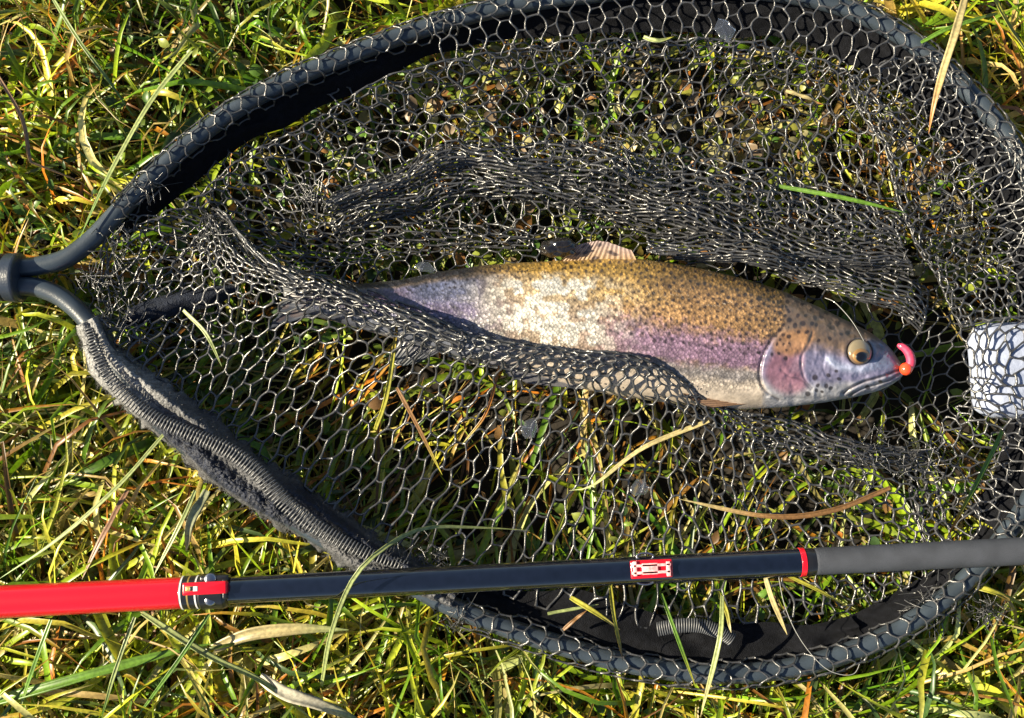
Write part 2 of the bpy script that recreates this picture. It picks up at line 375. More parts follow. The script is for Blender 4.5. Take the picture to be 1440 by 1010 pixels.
NETS = []
def lattice(fn, Lu, Lv, pu=.0118, pv=.0071, rad=.00082, jit=.12, keep=None, rest=None, seed=0, rings=5, drop=0.0):
    """honeycomb of strands mapped by fn(u,v)->xyz; Lu, Lv approximate lengths"""
    r = np.random.default_rng(900+seed)
    nu = max(3, int(round(Lu/pu))); nv = max(3, int(round(Lv/pv)))
    I, J = np.meshgrid(np.arange(nu+1), np.arange(nv+1), indexing='ij')
    par = ((I+J) % 2 == 0)
    U = (I+np.where(par, 1, -1)/6.+r.normal(0, jit*.6, I.shape))/nu; Vv = (J+r.normal(0, jit, I.shape))/nv
    idx = np.arange(I.size).reshape(I.shape)
    e1 = np.stack([idx[:, :-1].ravel(), idx[:, 1:].ravel()], 1)
    m = par[:-1, :]; e2 = np.stack([idx[:-1][m], idx[1:][m]], 1)
    E = np.concatenate([e1, e2]); U = U.ravel(); Vv = Vv.ravel()
    if drop: E = E[r.random(len(E)) > drop]
    t = np.linspace(0, 1, rings)
    bow = r.normal(0, .10, (len(E), 2)); s = (4*t*(1-t))[None]
    ue = U[E[:, :1]]*(1-t)+U[E[:, 1:]]*t; ve = Vv[E[:, :1]]*(1-t)+Vv[E[:, 1:]]*t
    # bowed outwards: zigzag strands get the rounded cells of knotless rubber mesh
    isz = np.arange(len(E)) < len(e1)
    tt = t*t*(3-2*t); us = U[E[:, :1]]*(1-tt)+U[E[:, 1:]]*tt; ue = np.where(isz[:, None], .25*ue+.75*us, ue)
    ue = ue+s*bow[:, :1]*.5/nu; ve = ve+s*bow[:, 1:]/nv*.8
    ok = np.ones(len(E), bool)
    pts = fn(np.clip(ue.ravel(), 0, 1), np.clip(ve.ravel(), 0, 1)).reshape(len(E), rings, 3)
    Lw = np.linalg.norm(pts[:, -1]-pts[:, 0], axis=1); pts[:, 1:-1, 2] += (r.normal(0, .06, (len(E), 1))*Lw[:, None])
    if keep is not None:
        mid = pts[:, rings//2]; ok &= keep(mid[:, 0], mid[:, 1])
    ok &= (Lw > .0006)
    pts = pts[ok]
    if rest is not None:
        h = rest(pts[..., 0], pts[..., 1]); pts[..., 2] = np.maximum(pts[..., 2], h)
    T = np.gradient(pts, axis=1); T /= np.linalg.norm(T, axis=2, keepdims=True)+1e-9
    S = np.cross(T, np.array([.05, .03, 1.])); S /= np.linalg.norm(S, axis=2, keepdims=True)+1e-9; N = np.cross(S, T)
    k = 5; a = np.linspace(0, 2*np.pi, k, endpoint=False)
    rr = rad*(1-.30*s)*r.uniform(.85, 1.2, (len(pts), 1)); rr[:, 0] *= 1.12; rr[:, -1] *= 1.12
    V = pts[:, :, None]+rr[:, :, None, None]*(np.cos(a)[:, None]*S[:, :, None]*1.1+np.sin(a)[:, None]*N[:, :, None]*.9)
    base = (np.arange(len(pts))*rings*k)[:, None, None]; i = np.arange(rings-1)[None, :, None]*k; j = np.arange(k)[None, None, :]
    q = base+i+j; q2 = base+i+(j+1) % k
    F = np.stack([q, q+k, q2+k, q2], -1).reshape(-1, 4)
    return V.reshape(-1, 3), F

def patch_fn(rows, warp=.004, wz=.004, seed=0, flat=False):
    G = np.array([[P(*p) for p in row] for row in rows])          # rows(v) x cols(u) x 3
    def fn(u, v):
        a = cr(G, ts=v)                                       # n x cols x 3
        m = G.shape[1]; f = u*(m-1); i = np.minimum(f.astype(int), m-2); t = (f-i)[:, None]
        A = np.concatenate([2*a[:, :1]-a[:, 1:2], a, 2*a[:, -1:]-a[:, -2:-1]], 1); n = np.arange(len(u))
        p0, p1, p2, p3 = A[n, i], A[n, i+1], A[n, i+2], A[n, i+3]
        q = .5*((2*p1)+(p2-p0)*t+(2*p0-5*p1+4*p2-p3)*t*t+(3*p1-p0-3*p2+p3)*t**3)
        x, y = q[:, 0].copy(), q[:, 1].copy()
        q[:, 0] += warp*vn(x*22+seed, y*22, seed+1)+.3*warp*vn(x*70, y*70, seed+5)
        q[:, 1] += warp*vn(x*22, y*22+seed, seed+2)+.3*warp*vn(x*70, y*70, seed+6)
        q[:, 2] += wz*vn(x*30, y*30, seed+3)
        return q
    g_ = fn(np.tile(np.linspace(0, 1, 30), 12), np.repeat(np.linspace(0, 1, 12), 30)).reshape(12, 30, 3)
    Lu = np.median(np.linalg.norm(np.diff(g_, axis=1), axis=2).sum(1)); Lv = np.median(np.linalg.norm(np.diff(g_, axis=0), axis=2).sum(0))
    return fn, Lu, Lv

def add_sheet(fn, Lu, Lv, **k):
    V, F = lattice(fn, Lu, Lv, **k); NETS.append((V, F)); return mk('netting', V, F, M_net, net)

# the bag's bottom, spread on the grass under the fish
xs = np.linspace(60, 1480, 13); ys = np.linspace(-20, 960, 10)
rows = [[(x+18*math.sin(j*1.3+i), y+16*math.sin(i*1.7+j*.8), .004) for i, x in enumerate(xs)] for j, y in enumerate(ys)]
fnA, lu, lv = patch_fn(rows, .008, .006, 11)
cpoly = P(*np.array([(420,420),(560,450),(700,500),(860,520),(1000,590),(1150,640),(1280,680),(1250,800),(1100,850),(900,860),(700,820),(560,770),(400,660),(300,580),(220,500),(300,430)]).T)[:, :2]
def in_poly2(q, x, y):
    c = np.zeros(np.shape(x), bool); j = len(q)-1
    for i in range(len(q)):
        c ^= ((q[i, 1] > y) != (q[j, 1] > y)) & (x < (q[j, 0]-q[i, 0])*(y-q[i, 1])/(q[j, 1]-q[i, 1]+1e-12)+q[i, 0]); j = i
    return c
add_sheet(fnA, lu, lv, keep=lambda x, y: inside(x, y) & ~in_poly2(cpoly, x, y), seed=1, rad=.00072, pu=.0125, pv=.0076, jit=.08)

# upper side of the bag, falling in two folds from a ridge
rows = [
 [(225,350,.003),(300,290,.003),(400,222,.003),(520,160,.003),(680,108,.004),(850,95,.006),(1020,95,.006),(1180,140,.006),(1262,205,.006)],
 [(195,318,.022),(290,262,.024),(390,196,.026),(500,136,.028),(660,74,.028),(840,58,.03),(1030,58,.03),(1190,100,.03),(1282,190,.03)],
 [(245,332,.012),(335,290,.012),(430,228,.012),(540,180,.012),(680,135,.013),(850,115,.014),(1020,120,.014),(1165,160,.012),(1250,232,.012)],
 [(300,350,.006),(390,318,.008),(455,262,.020),(560,205,.022),(690,180,.020),(850,172,.012),(1010,182,.010),(1140,220,.008),(1235,275,.010)],
 [(350,368,.004),(430,345,.005),(500,312,.007),(600,275,.008),(710,245,.014),(850,225,.022),(1010,240,.022),(1130,275,.018),(1245,315,.014)],
 [(390,384,.003),(470,360,.003),(550,345,.003),(640,332,.004),(740,318,.006),(860,290,.014),(1010,300,.016),(1140,335,.014),(1262,350,.010)],
 [(400,392,.002),(480,372,.002),(560,360,.002),(650,350,.002),(750,338,.003),(870,328,.006),(1010,345,.008),(1140,372,.006),(1275,392,.004)]]
fnD, lu, lv = patch_fn(rows, .0035, .004, 23)
add_sheet(fnD, lu*1.12, lv*1.02, seed=2, jit=.10, keep=lambda x, y: inside(x, y), rest=lambda x, y: fish_top(x, y)+.0012)

# lower side of the bag, rolled over the fish's tail and belly
edge = [(305,300,.020),(335,352,.040),(395,388,.056),(470,402,.064),(550,432,.066),(625,458,.068),(700,482,.068),(780,488,.068),(860,496,.066),(930,520,.060),(990,555,.046),(1045,585,.032),(1120,600,.024),(1210,622,.020),(1300,640,.018)]
low = [(150,470,.022),(190,520,.020),(245,590,.018),(310,640,.018),(385,690,.018),(460,730,.018),(545,770,.018),(640,815,.016),(740,850,.014),(850,868,.012),(960,880,.012),(1070,880,.012),(1180,860,.012),(1270,830,.014),(1340,780,.016)]
def rowC(f, z, edge_dz=0.):
    out = []
    for k, (a, b) in enumerate(zip(edge, low)):
        zz = a[2]*(1-sstep(0, .45, f))+z*sstep(0, .45, f) if f < 1 else b[2]
        out.append((a[0]+(b[0]-a[0])*f, a[1]+(b[1]-a[1])*f, float(zz)+edge_dz))
    return out
rows = [rowC(.12, .010, -.012), rowC(.05, .012, -.008), rowC(.0, .02, -.003), rowC(.025, .02, .001), rowC(.10, .02), rowC(.25, .016), rowC(.45, .015), rowC(.7, .014), rowC(1., .012)]
fnC, lu, lv = patch_fn(rows, .0035, .0035, 35)
add_sheet(fnC, lu*1.36, lv*1.14, seed=3, jit=.07, rad=.00092, rest=lambda x, y: fish_top(x, y)+.0012, keep=lambda x, y: inside(x, y))

# bunched netting inside the right end of the rim
rows = [
 [(1205,120,.006),(1262,215,.006),(1296,310,.006),(1322,392,.006),(1356,455,.008)],
 [(1190,110,.026),(1248,212,.030),(1284,312,.030),(1310,392,.030),(1345,458,.034)],
 [(1225,95,.024),(1290,195,.022),(1325,292,.020),(1350,372,.024),(1380,452,.036)],
 [(1270,85,.028),(1330,180,.016),(1368,275,.024),(1392,360,.020),(1415,448,.037)],
 [(1310,85,.033),(1375,160,.030),(1425,255,.033),(1450,350,.030),(1462,445,.036)],
 [(1340,90,.036),(1405,160,.037),(1450,245,.037),(1482,340,.036),(1492,440,.036)]]
fnE, lu, lv = patch_fn(rows, .006, .006, 47)
add_sheet(fnE, lu*1.6, lv*1.7, seed=4, jit=.25, keep=lambda x, y: inside(x, y))
rows = [
 [(1352,452,.036),(1372,520,.036),(1352,566,.024),(1318,612,.018),(1285,655,.014),(1290,720,.010)],
 [(1385,448,.038),(1392,520,.038),(1380,575,.034),(1340,635,.018),(1310,690,.014),(1300,770,.012)],
 [(1420,446,.038),(1425,520,.038),(1420,590,.036),(1385,650,.020),(1345,715,.014),(1330,790,.014)],
 [(1462,445,.038),(1465,520,.038),(1460,600,.036),(1430,665,.026),(1390,730,.022),(1350,800,.022)]]
fnF, lu, lv = patch_fn(rows, .006, .005, 51)
add_sheet(fnF, lu*1.35, lv*1.3, seed=5, jit=.25, keep=lambda x, y: inside(x, y))
# gathered netting where the two arms meet
rows = [
 [(150,322,.030),(140,380,.022),(150,430,.028),(170,470,.030)],
 [(195,312,.020),(180,372,.014),(190,430,.012),(205,490,.022)],
 [(250,310,.012),(235,370,.022),(240,430,.010),(260,500,.012)],
 [(330,310,.008),(310,370,.010),(310,430,.010),(330,500,.010)]]
fnG, lu, lv = patch_fn(rows, .010, .008, 57)
add_sheet(fnG, lu*1.3, lv*1.5, seed=6, jit=.3, drop=.12)
# a bunch of netting at the lower right of the fish
rows = [[(1050,600,.016),(1120,604,.022),(1200,622,.022),(1290,640,.020)],
        [(1045,612,.020),(1118,622,.026),(1198,642,.026),(1285,665,.022)],
        [(1050,625,.010),(1120,640,.014),(1195,660,.012),(1290,690,.012)]]
fnH, lu, lv = patch_fn(rows, .007, .006, 59)
add_sheet(fnH, lu*1.2, lv*2.4, seed=7, jit=.3)

# a dense dark gather across the upper side, and the flattened rows above the fish's tail
rows = [[(470,262,.004),(560,222,.008),(660,200,.012),(800,196,.018),(930,215,.022),(1060,235,.020),(1170,262,.018),(1262,300,.02)],
        [(462,282,.026),(556,245,.028),(655,220,.030),(800,228,.030),(930,250,.032),(1060,275,.030),(1165,300,.026),(1262,325,.024)],
        [(470,300,.012),(560,262,.014),(665,236,.016),(805,252,.018),(935,285,.018),(1060,310,.018),(1165,335,.016),(1270,350,.016)],
        [(478,318,.020),(566,285,.022),(680,258,.024),(810,272,.026),(935,308,.026),(1060,335,.026),(1165,360,.022),(1275,372,.02)],
        [(485,335,.004),(575,305,.005),(690,280,.006),(815,295,.010),(935,325,.010),(1060,352,.010),(1165,372,.010),(1280,392,.010)]]
fnI, lu, lv = patch_fn(rows, .006, .006, 67)
rows2 = [[(x, y+7, z*.55) for x, y, z in row] for row in rows]; fnI2, lu2, lv2 = patch_fn(rows2, .007, .005, 68)
add_sheet(fnI2, lu2*1.2, lv2*2.2, seed=18, jit=.3, rad=.0009, keep=lambda x, y: inside(x, y), rest=lambda x, y: fish_top(x, y)+.0012)
rowsL = [[(292,288,.012),(330,335,.014),(372,372,.018),(430,388,.024),(490,398,.028),(560,424,.034),(640,456,.044)],
         [(306,292,.034),(342,340,.044),(384,378,.054),(440,394,.062),(500,408,.064),(568,434,.066),(645,464,.068)],
         [(318,304,.036),(346,354,.046),(388,390,.056),(440,406,.064),(498,420,.066),(565,446,.068),(642,474,.068)],
         [(320,320,.016),(345,368,.024),(386,402,.034),(438,418,.044),(496,432,.050),(562,458,.056),(640,484,.060)]]
fnL, lu2, lv2 = patch_fn(rowsL, .005, .005, 75)
add_sheet(fnL, lu2*1.1, lv2*1.15, seed=19, jit=.25, rad=.0009, rest=lambda x, y: fish_top(x, y)+.0012)
add_sheet(fnI, lu*1.2, lv*2.3, seed=8, jit=.3, rad=.0009, keep=lambda x, y: inside(x, y), rest=lambda x, y: fish_top(x, y)+.0012)
rows = [[(430,300,.004),(520,300,.006),(620,305,.006),(730,318,.008)],
        [(425,318,.014),(520,318,.016),(620,320,.016),(735,330,.016)],
        [(430,334,.010),(520,334,.012),(620,334,.012),(740,342,.012)],
        [(440,350,.004),(525,348,.005),(620,346,.005),(745,350,.006)]]
rowsK = [[(900,318,.010),(1010,330,.012),(1120,345,.014),(1220,372,.014),(1300,420,.012)],
        [(905,338,.034),(1010,350,.036),(1120,372,.036),(1215,402,.034),(1290,452,.026)],
        [(905,352,.018),(1010,364,.018),(1115,388,.018),(1205,420,.016),(1282,470,.012)]]
fnK, lu, lv = patch_fn(rowsK, .006, .006, 73)
add_sheet(fnK, lu*1.2, lv*2.4, seed=10, jit=.3, rad=.0009, keep=lambda x, y: inside(x, y), rest=lambda x, y: fish_top(x, y)+.0012)
fnJ, lu, lv = patch_fn(rows, .004, .004, 69)
add_sheet(fnJ, lu*.9, lv*1.5, seed=9, jit=.15)

# netting stretched round the rim itself
def rim_sheet(i0, i1, prof, seed, wob=.003, **k):
    prof = np.array(prof)
    def fn(u, v):
        i = i0+(i1-i0)*u; X = np.arange(len(rim))
        c = np.stack([np.interp(i, X, rim[:, q]) for q in range(3)], 1); s = np.stack([np.interp(i, X, rS[:, q]) for q in range(3)], 1)
        p = cr(prof, ts=v); wv = vn(u*(i1-i0)/24., v*2, seed)*wob*sstep(.35, 1, v)
        out = c+s*(p[:, :1]+wv[:, None]); out[:, 2] = c[:, 2]-.025+p[:, 1]+.6*wv
        return out
    Lu = np.linalg.norm(np.diff(rim[i0:i1], axis=0), axis=1).sum(); Lv = np.linalg.norm(np.diff(prof, axis=0), axis=1).sum()
    return add_sheet(fn, Lu*1.08, Lv*1.06, seed=seed, **k)
i_a, i_b = rim_param(170, 295), rim_param(640, 27)
rim_sheet(i_a, i_b, [(-.0074,.019),(-.0076,.027),(-.004,.0325),(.002,.033),(.0075,.028),(.009,.020)], 61, wob=.002, pu=.0108, pv=.0066)
i_c = rim_param(1440, 232); i_d = rim_param(1415, 752); i_e = rim_param(1225, 905); i_f = rim_param(650, 858)
rim_sheet(i_b-8, i_c, [(-.0074,.019),(-.0076,.028),(-.003,.033),(.004,.033),(.012,.031),(.022,.029),(.034,.024),(.044,.016)], 62, wob=.004)
rim_sheet(i_c-4, i_d, [(-.0074,.019),(-.0076,.028),(-.003,.033),(.004,.033),(.012,.026),(.022,.02),(.034,.016)], 63, wob=.004, jit=.2)
rim_sheet(i_d-4, i_f, [(-.011,.014),(-.0098,.024),(-.0055,.0322),(.001,.0335),(.0068,.0295),(.009,.022)], 64, wob=.002)

# black cloth sleeve hanging inside the rim
def strip(i0, i1, w0, w1, z0, z1, n=240, m=14, seed=0, name='inner_sleeve', material=None, amp=.004):
    c, s = sub(i0, i1, n); u = np.linspace(0, 1, n)
    w1 = np.interp(u, np.linspace(0, 1, len(w1)), w1) if np.ndim(w1) else np.full(n, w1)
    v = np.linspace(0, 1, m)
    V = np.zeros((n, m, 3))
    L = np.linspace(0, 1, n)*(i1-i0)
    for j in range(m):
        d = w0+(w1-w0)*v[j]; V[:, j] = c+s*(d+amp*v[j]*vn(L/14., np.full(n, v[j]*1.5), seed))[:, None]
        V[:, j, 2] = c[:, 2]-.025+z0+(z1-z0)*v[j]+amp*1.1*math.sin(math.pi*v[j])*vn(L/9., np.full(n, v[j]*3.), seed+1)
    return mk(name, V, grid_faces(n, m), material or M_cloth, net)
sl = strip(rim_param(150, 312), i_c, .003, [.010,.017,.020,.016,.012,.020,.024,.025,.024,.024,.020], .021, .004, seed=71)
strip(i_c, i_d, .003, .022, .021, .006, seed=72); strip(i_d, i_e, .003, [.012, .014, .02], .021, .006, seed=73)
strip(i_e, rim_param(600, 836), .003, [.018,.024,.032,.036,.038,.034,.022,.02], .021, .010, seed=74, amp=.005)

def cloth_patch(rows, warp, wz, seed, name='sleeve_fold', m_=None):
    f_, _, _ = patch_fn(rows, warp, wz, seed); a, b = np.meshgrid(np.linspace(0, 1, 120), np.linspace(0, 1, 30), indexing='ij')
    return mk(name, f_(a.ravel(), b.ravel()), grid_faces(120, 30), m_ or M_cloth, net)
M_navy = mat('navy_cloth', (.010, .014, .026), .8, spec=.3, noise=(300, .4), bump=(900, 1.))
cloth_patch([[(172,428,.016),(210,416,.012),(250,408,.010),(295,402,.008),(335,400,.004)],[(175,440,.022),(212,430,.018),(252,420,.016),(297,414,.012),(336,406,.004)],
             [(180,455,.012),(216,446,.010),(256,436,.008),(300,428,.005),(338,410,.002)]], .004, .004, 91, m_=M_navy)

# hem cloth turned over the rim, lower left
HC = [(122,452),(150,512),(205,572),(272,625),(345,678),(420,728),(500,775),(575,812),(640,848)]
hc = np.array(HC, float); tn = np.gradient(hc, axis=0); tn /= np.linalg.norm(tn, axis=1, keepdims=True); nin = np.stack([tn[:, 1], -tn[:, 0]], 1)   # towards the bag
nin *= np.where(nin[:, :1] > 0, 1, -1)
offs = [(-27,.012),(-23,.026),(-17,.0335),(-10,.0345),(-3,.0335),(6,.032),(14,.034),(22,.036),(29,.030),(36,.020),(41,.012)]
wscale = [.5,.85,1.,1.,1.,.95,.9,.65,.4]
rows = []
for d, z in offs:
    rows.append([(hc[k,0]+nin[k,0]*d*wscale[k], hc[k,1]+nin[k,1]*d*wscale[k], z) for k in range(len(hc))])
fnh, _, _ = patch_fn(rows, .003, .0035, 77)
nu, nv = 720, 130
U, Vv = np.meshgrid(np.linspace(0, 1, nu), np.linspace(0, 1, nv), indexing='ij')
Q = fnh(U.ravel(), Vv.ravel()); Q[:, 2] += .0012*vn(Q[:, 0]*160, Q[:, 1]*160, 5)+.0007*vn(Q[:, 0]*420, Q[:, 1]*420, 6)+.0006*vn(Q[:, 0]*800, Q[:, 1]*800, 7)+.0010*np.maximum(0, vn(Q[:, 0]*260+Q[:, 1]*200, Q[:, 1]*60-Q[:, 0]*70, 8))
edgew = (np.exp(-(Vv.ravel()/.06)**2)+np.exp(-((1-Vv.ravel())/.06)**2))
Q[:, 0] += edgew*.003*vn(U.ravel()*70, Vv.ravel()*2, 8); Q[:, 1] += edgew*.003*vn(U.ravel()*70, Vv.ravel()*2+9, 9)
Uf, Vf = U.ravel(), Vv.ravel(); Vn_ = Vf+.05*vn(Uf*18, Vf*5, 33)
hcol = np.ones((len(Q), 3))*np.array((.075,.076,.082)); lt = sstep(.36, .16, Uf+.05*vn(Uf*30, Vf*8, 34)); hcol = hcol*(1-lt[:, None])+np.array((.22,.22,.22))*lt[:, None]
nv_ = sstep(.10, .17, Vn_)*sstep(.50, .44, Vn_)*sstep(.22, .32, Uf)*sstep(.72, .60, Uf)+sstep(.56, .62, Vn_)*sstep(.88, .80, Vn_)*sstep(.50, .62, Uf)
nv_ = np.clip(nv_, 0, 1)[:, None]; hcol = hcol*(1-nv_)+np.array((.010,.014,.028))*nv_
hcol *= (1+.35*vn(Q[:, 0]*700, Q[:, 1]*700, 35))[:, None]
hem = mk('hem', Q, grid_faces(nu, nv), M_hem2, net, col=hcol)
so = hem.modifiers.new('thick', 'SOLIDIFY'); so.thickness = .0008; so.offset = 0
# fibres on the worn hem
def fuzz(P0, dirs, L, rad, seed, col=None):
    r = np.random.default_rng(seed); n = len(P0); t = np.linspace(0, 1, 4)
    curl = r.normal(0, .5, (n, 3))
    pts = P0[:, None]+dirs[:, None]*(t[None, :, None]*L[:, None, None])+curl[:, None]*(t[None, :, None]**2)*L[:, None, None]
    T = np.gradient(pts, axis=1); T /= np.linalg.norm(T, axis=2, keepdims=True)+1e-9
    S = np.cross(T, np.array([.1, .2, 1.])); S /= np.linalg.norm(S, axis=2, keepdims=True)+1e-9; N = np.cross(S, T)
    a = np.linspace(0, 2*np.pi, 3, endpoint=False)
    V = pts[:, :, None]+rad*(1-.6*t)[None, :, None, None]*(np.cos(a)[:, None]*S[:, :, None]+np.sin(a)[:, None]*N[:, :, None])
    base = (np.arange(n)*12)[:, None, None]; i = np.arange(3)[None, :, None]*3; j = np.arange(3)[None, None, :]
    q = base+i+j; q2 = base+i+(j+1) % 3
    return V.reshape(-1, 3), np.stack([q, q+3, q2+3, q2], -1).reshape(-1, 4)
r = np.random.default_rng(81); n = 6000
fu = r.random(n); fv = np.where(r.random(n) < .6, np.where(r.random(n) < .5, np.abs(r.normal(0, .07, n)), 1-np.abs(r.normal(0, .09, n))), r.random(n)); fv = np.clip(fv, 0, 1)
p0 = fnh(fu, fv); dr = r.normal(0, 1, (n, 3)); dr[:, 2] = np.abs(dr[:, 2])*.7; dr /= np.linalg.norm(dr, axis=1, keepdims=True)
o = mk('fibres', *fuzz(p0, dr, r.uniform(.0010, .0040, n), .00017, 3), M_hem, net); o['kind'] = 'stuff'
# ribbed coil running along the hem
CO = [(126,462,.034,5),(135,492,.038,7),(152,528,.040,8),(182,562,.040,9),(222,590,.040,9),(272,612,.040,9.5),(322,634,.041,10.5),(362,664,.042,11),(392,698,.042,11),(425,728,.042,11),(470,756,.041,10),(520,780,.038,8),(575,797,.034,6)]
ca = np.array(CO); cc = even(np.concatenate([P(ca[:, 0], ca[:, 1], ca[:, 2]), ca[:, 3:]*.00048], 1), 5200)
turn = 118; ph = np.linspace(0, turn*2*np.pi, len(cc)); T, S, N = frames(cc[:, :3])
hp = cc[:, :3]+S*(np.cos(ph)*cc[:, 3])[:, None]+N*(np.sin(ph)*cc[:, 3]*.42)[:, None]
mk('coil', *tube(hp, .00062, 6), M_coil, net)
cc2 = even(PL([(925,885,.024),(955,880,.028),(985,880,.028),(1010,888,.026),(1030,900,.022)]), 1500)
ph = np.linspace(0, 34*2*np.pi, len(cc2)); T, S, N = frames(cc2)
mk('coil', *tube(cc2+S*(np.cos(ph)*.0042)[:, None]+N*(np.sin(ph)*.002)[:, None], .0006, 6), M_coil, net)
# frayed ends of cut strands near the rim joints
n = 900; r = np.random.default_rng(83)
spots = [(160,330,22),(140,395,18),(170,455,22),(196,270,14),(436,275,12),(300,330,18),(1310,285,30),(1345,330,30),(1285,640,26),(1390,860,10),(1320,850,22),(640,862,16),(600,790,18),(1210,640,30),(880,215,25)]
pp = []
for k in range(n):
    s = spots[k % len(spots)]; z = r.uniform(.018, .034); pp.append(P(s[0]+r.normal(0, s[2]), s[1]+r.normal(0, s[2]*.8), z))
dr = r.normal(0, 1, (n, 3)); dr[:, 2] *= .4; dr /= np.linalg.norm(dr, axis=1, keepdims=True)
o = mk('frayed_strand', *fuzz(np.array(pp), dr, r.uniform(.004, .012, n), .0005, 5), M_net, net); o['kind'] = 'stuff'

# yoke and the stub of the handle at the left
def xtube(x0, x1, y0, y1, z, r0, r1=None, sides=40, prof=None):
    """tube along the photo's x between two places; prof = list of (t, radius)"""
    a = P(x0, y0, z); b = P(x1, y1, z)
    if prof is None: prof = [(0, r0), (1, r1 or r0)]
    ts = np.array([p[0] for p in prof]); rr = np.array([p[1] for p in prof])
    # extra rings hard against each change of radius keep the shading of long sections straight
    ln = np.linalg.norm(b-a); e = .0004/ln; extra = np.concatenate([ts+e, ts-e, np.linspace(0, 1, 14), [.0001/ln*.5, 1-.0001/ln*.5]]); extra = extra[(extra > 0) & (extra < 1)]
    tt = np.unique(np.concatenate([ts, extra])); rr = np.interp(tt, ts, rr); ts = tt
    return tube(a[None]*(1-ts[:, None])+b[None]*ts[:, None], rr, sides)
M_yoke = mat('yoke_plastic', (.02, .028, .045), .35, spec=.6, bump=(700, .2))
mk('yoke', *xtube(-6, 31, 390, 391, .025, 0, prof=[(0,.0150),(.02,.0162),(.35,.0165),(.38,.0150),(.45,.0150),(.48,.0165),(.88,.0172),(.96,.0168),(1,.0145)]), M_yoke, net)
mk('net_handle', *xtube(-460, -5, 384, 390, .025, .0138), M_foam, net)
adopt(net)

# white foam float caught under the netting at the right
V, F = box(P(1418, 522, .018), (.050, .066, .030), bev=.012)
V = V+np.stack([.0012*vn(V[:, 0]*90, V[:, 1]*90, 4)]*3, 1)
o = mk('foam_float', V, F, M_foamwhite); tag(o, 'white foam block under the netting at the right end of the net, bluish shade in its colour', 'float')

# ------------------------------------------------------------------ the trout
NX, NA = 760, 260
pxs = np.concatenate([np.linspace(430, 1060, 430, endpoint=False), np.linspace(1060, 1273, NX-430)])
th = np.linspace(0, 2*np.pi, NA, endpoint=False); th = th-.25*np.sin(2*th)*0
top, bot, tk = fish_h(pxs)
# smooth outlines
ker = np.hanning(17); ker /= ker.sum()
def smo(a, x): 
    xs_ = np.linspace(430, 1273, 1600); q = np.interp(xs_, x, a); q = np.convolve(np.pad(q, 20, mode='reflect', reflect_type='odd'), np.hanning(41)/np.hanning(41).sum(), 'same')[20:-20]; return np.interp(x, xs_, q)
top, bot, tk = smo(top, pxs), smo(bot, pxs), smo(tk, pxs)
mid = (top+bot)/2; half = (bot-top)/2
sn = np.sin(th); cs = np.cos(th)                       # sn=-1 back (upper in the photo), +1 belly
PX = np.repeat(pxs[:, None], NA, 1); PY = mid[:, None]+half[:, None]*sn[None]
ce = np.sign(cs)*np.abs(cs)**.92
ZZ = FZ+tk[:, None]*ce[None]
VV = np.repeat(sn[None], NX, 0)
up = (cs[None] > 0)*np.ones((NX, 1)) * np.clip(cs[None]*3, 0, 1)
def dline(pts, X, Y):
    """distance to a smoothed polyline in photo pixels"""
    q = cr(np.array(pts, float), 40); d = np.full(X.shape, 1e9)
    for a, b in zip(q[:-1], q[1:]):
        e = b-a; L = e@e+1e-9; t = np.clip(((X-a[0])*e[0]+(Y-a[1])*e[1])/L, 0, 1)
        d = np.minimum(d, np.hypot(X-a[0]-t*e[0], Y-a[1]-t*e[1]))
    return d
def inpoly(pts, X, Y):
    q = cr(np.array(pts+pts[:1], float), 60); c = np.zeros(X.shape, bool); j = len(q)-1
    for i in range(len(q)):
        xi, yi = q[i]; xj, yj = q[j]; c ^= ((yi > Y) != (yj > Y)) & (X < (xj-xi)*(Y-yi)/(yj-yi+1e-12)+xi); j = i
    return c
def soft(pts, X, Y, w):      # 1 inside, fading over w pixels
    d = dline(pts+pts[:1], X, Y); s = np.where(inpoly(pts, X, Y), d, -d); return sstep(-w, w, s)
GILL = [(1104,462),(1088,478),(1076,500),(1071,522),(1074,542),(1084,554),(1098,562)]
PREOP = [(1143,468),(1136,486),(1128,500),(1127,518),(1132,534),(1142,546)]
MAXU = [(1268,519),(1250,526),(1232,532),(1214,537),(1198,545),(1186,553)]
MAXL = [(1266,525),(1250,535),(1232,541),(1212,547),(1196,556)]
SUBORB = [(1166,506),(1176,514),(1192,518),(1210,519),(1226,515)]
BRANCH = [(1075,556),(1100,560),(1130,560),(1160,560)]
H = np.zeros_like(ZZ)
def groove(pts, w, dep):
    global H
    H = H-dep*np.exp(-(dline(pts, PX, PY)/w)**2)
d_g = dline(GILL, PX, PY)
side = soft(GILL+[(1300,562),(1300,440)], PX, PY, 2.0)            # 1 on the head side of the gill opening
H += .0013*side*np.exp(-(d_g/16)**2); groove([(x-3, y) for x, y in GILL], 2.2, .0009)
groove(PREOP, 2.2, .0006); groove([(1160,500),(1158,520),(1168,534),(1186,540)], 2.2, .0004); groove([(1128,500),(1112,494),(1100,498)], 2.2, .0003); groove(MAXU, 2.2, .0016); groove(MAXL, 2.0, .0013); groove(BRANCH, 2.2, .0005)
groove([(1098,520),(1110,530),(1126,534),(1140,548)], 2.0, .0004)
H += .0011*np.exp(-(dline(SUBORB, PX, PY)/5)**2)
H += .0012*np.exp(-(dline([(1200,540),(1222,533),(1244,529)], PX, PY)/5)**2)
er = np.hypot((PX-1209), (PY-495)*1.02)
H += .0008*np.exp(-((er-21)/4.5)**2) - .0035*sstep(19, 15, er)
groove([(1236,485),(1240,489)], 2.4, .0016); groove([(1196,470),(1206,472),(1216,474)], 3.0, .0005)
headm = sstep(1088, 1104, PX+.0*PY)
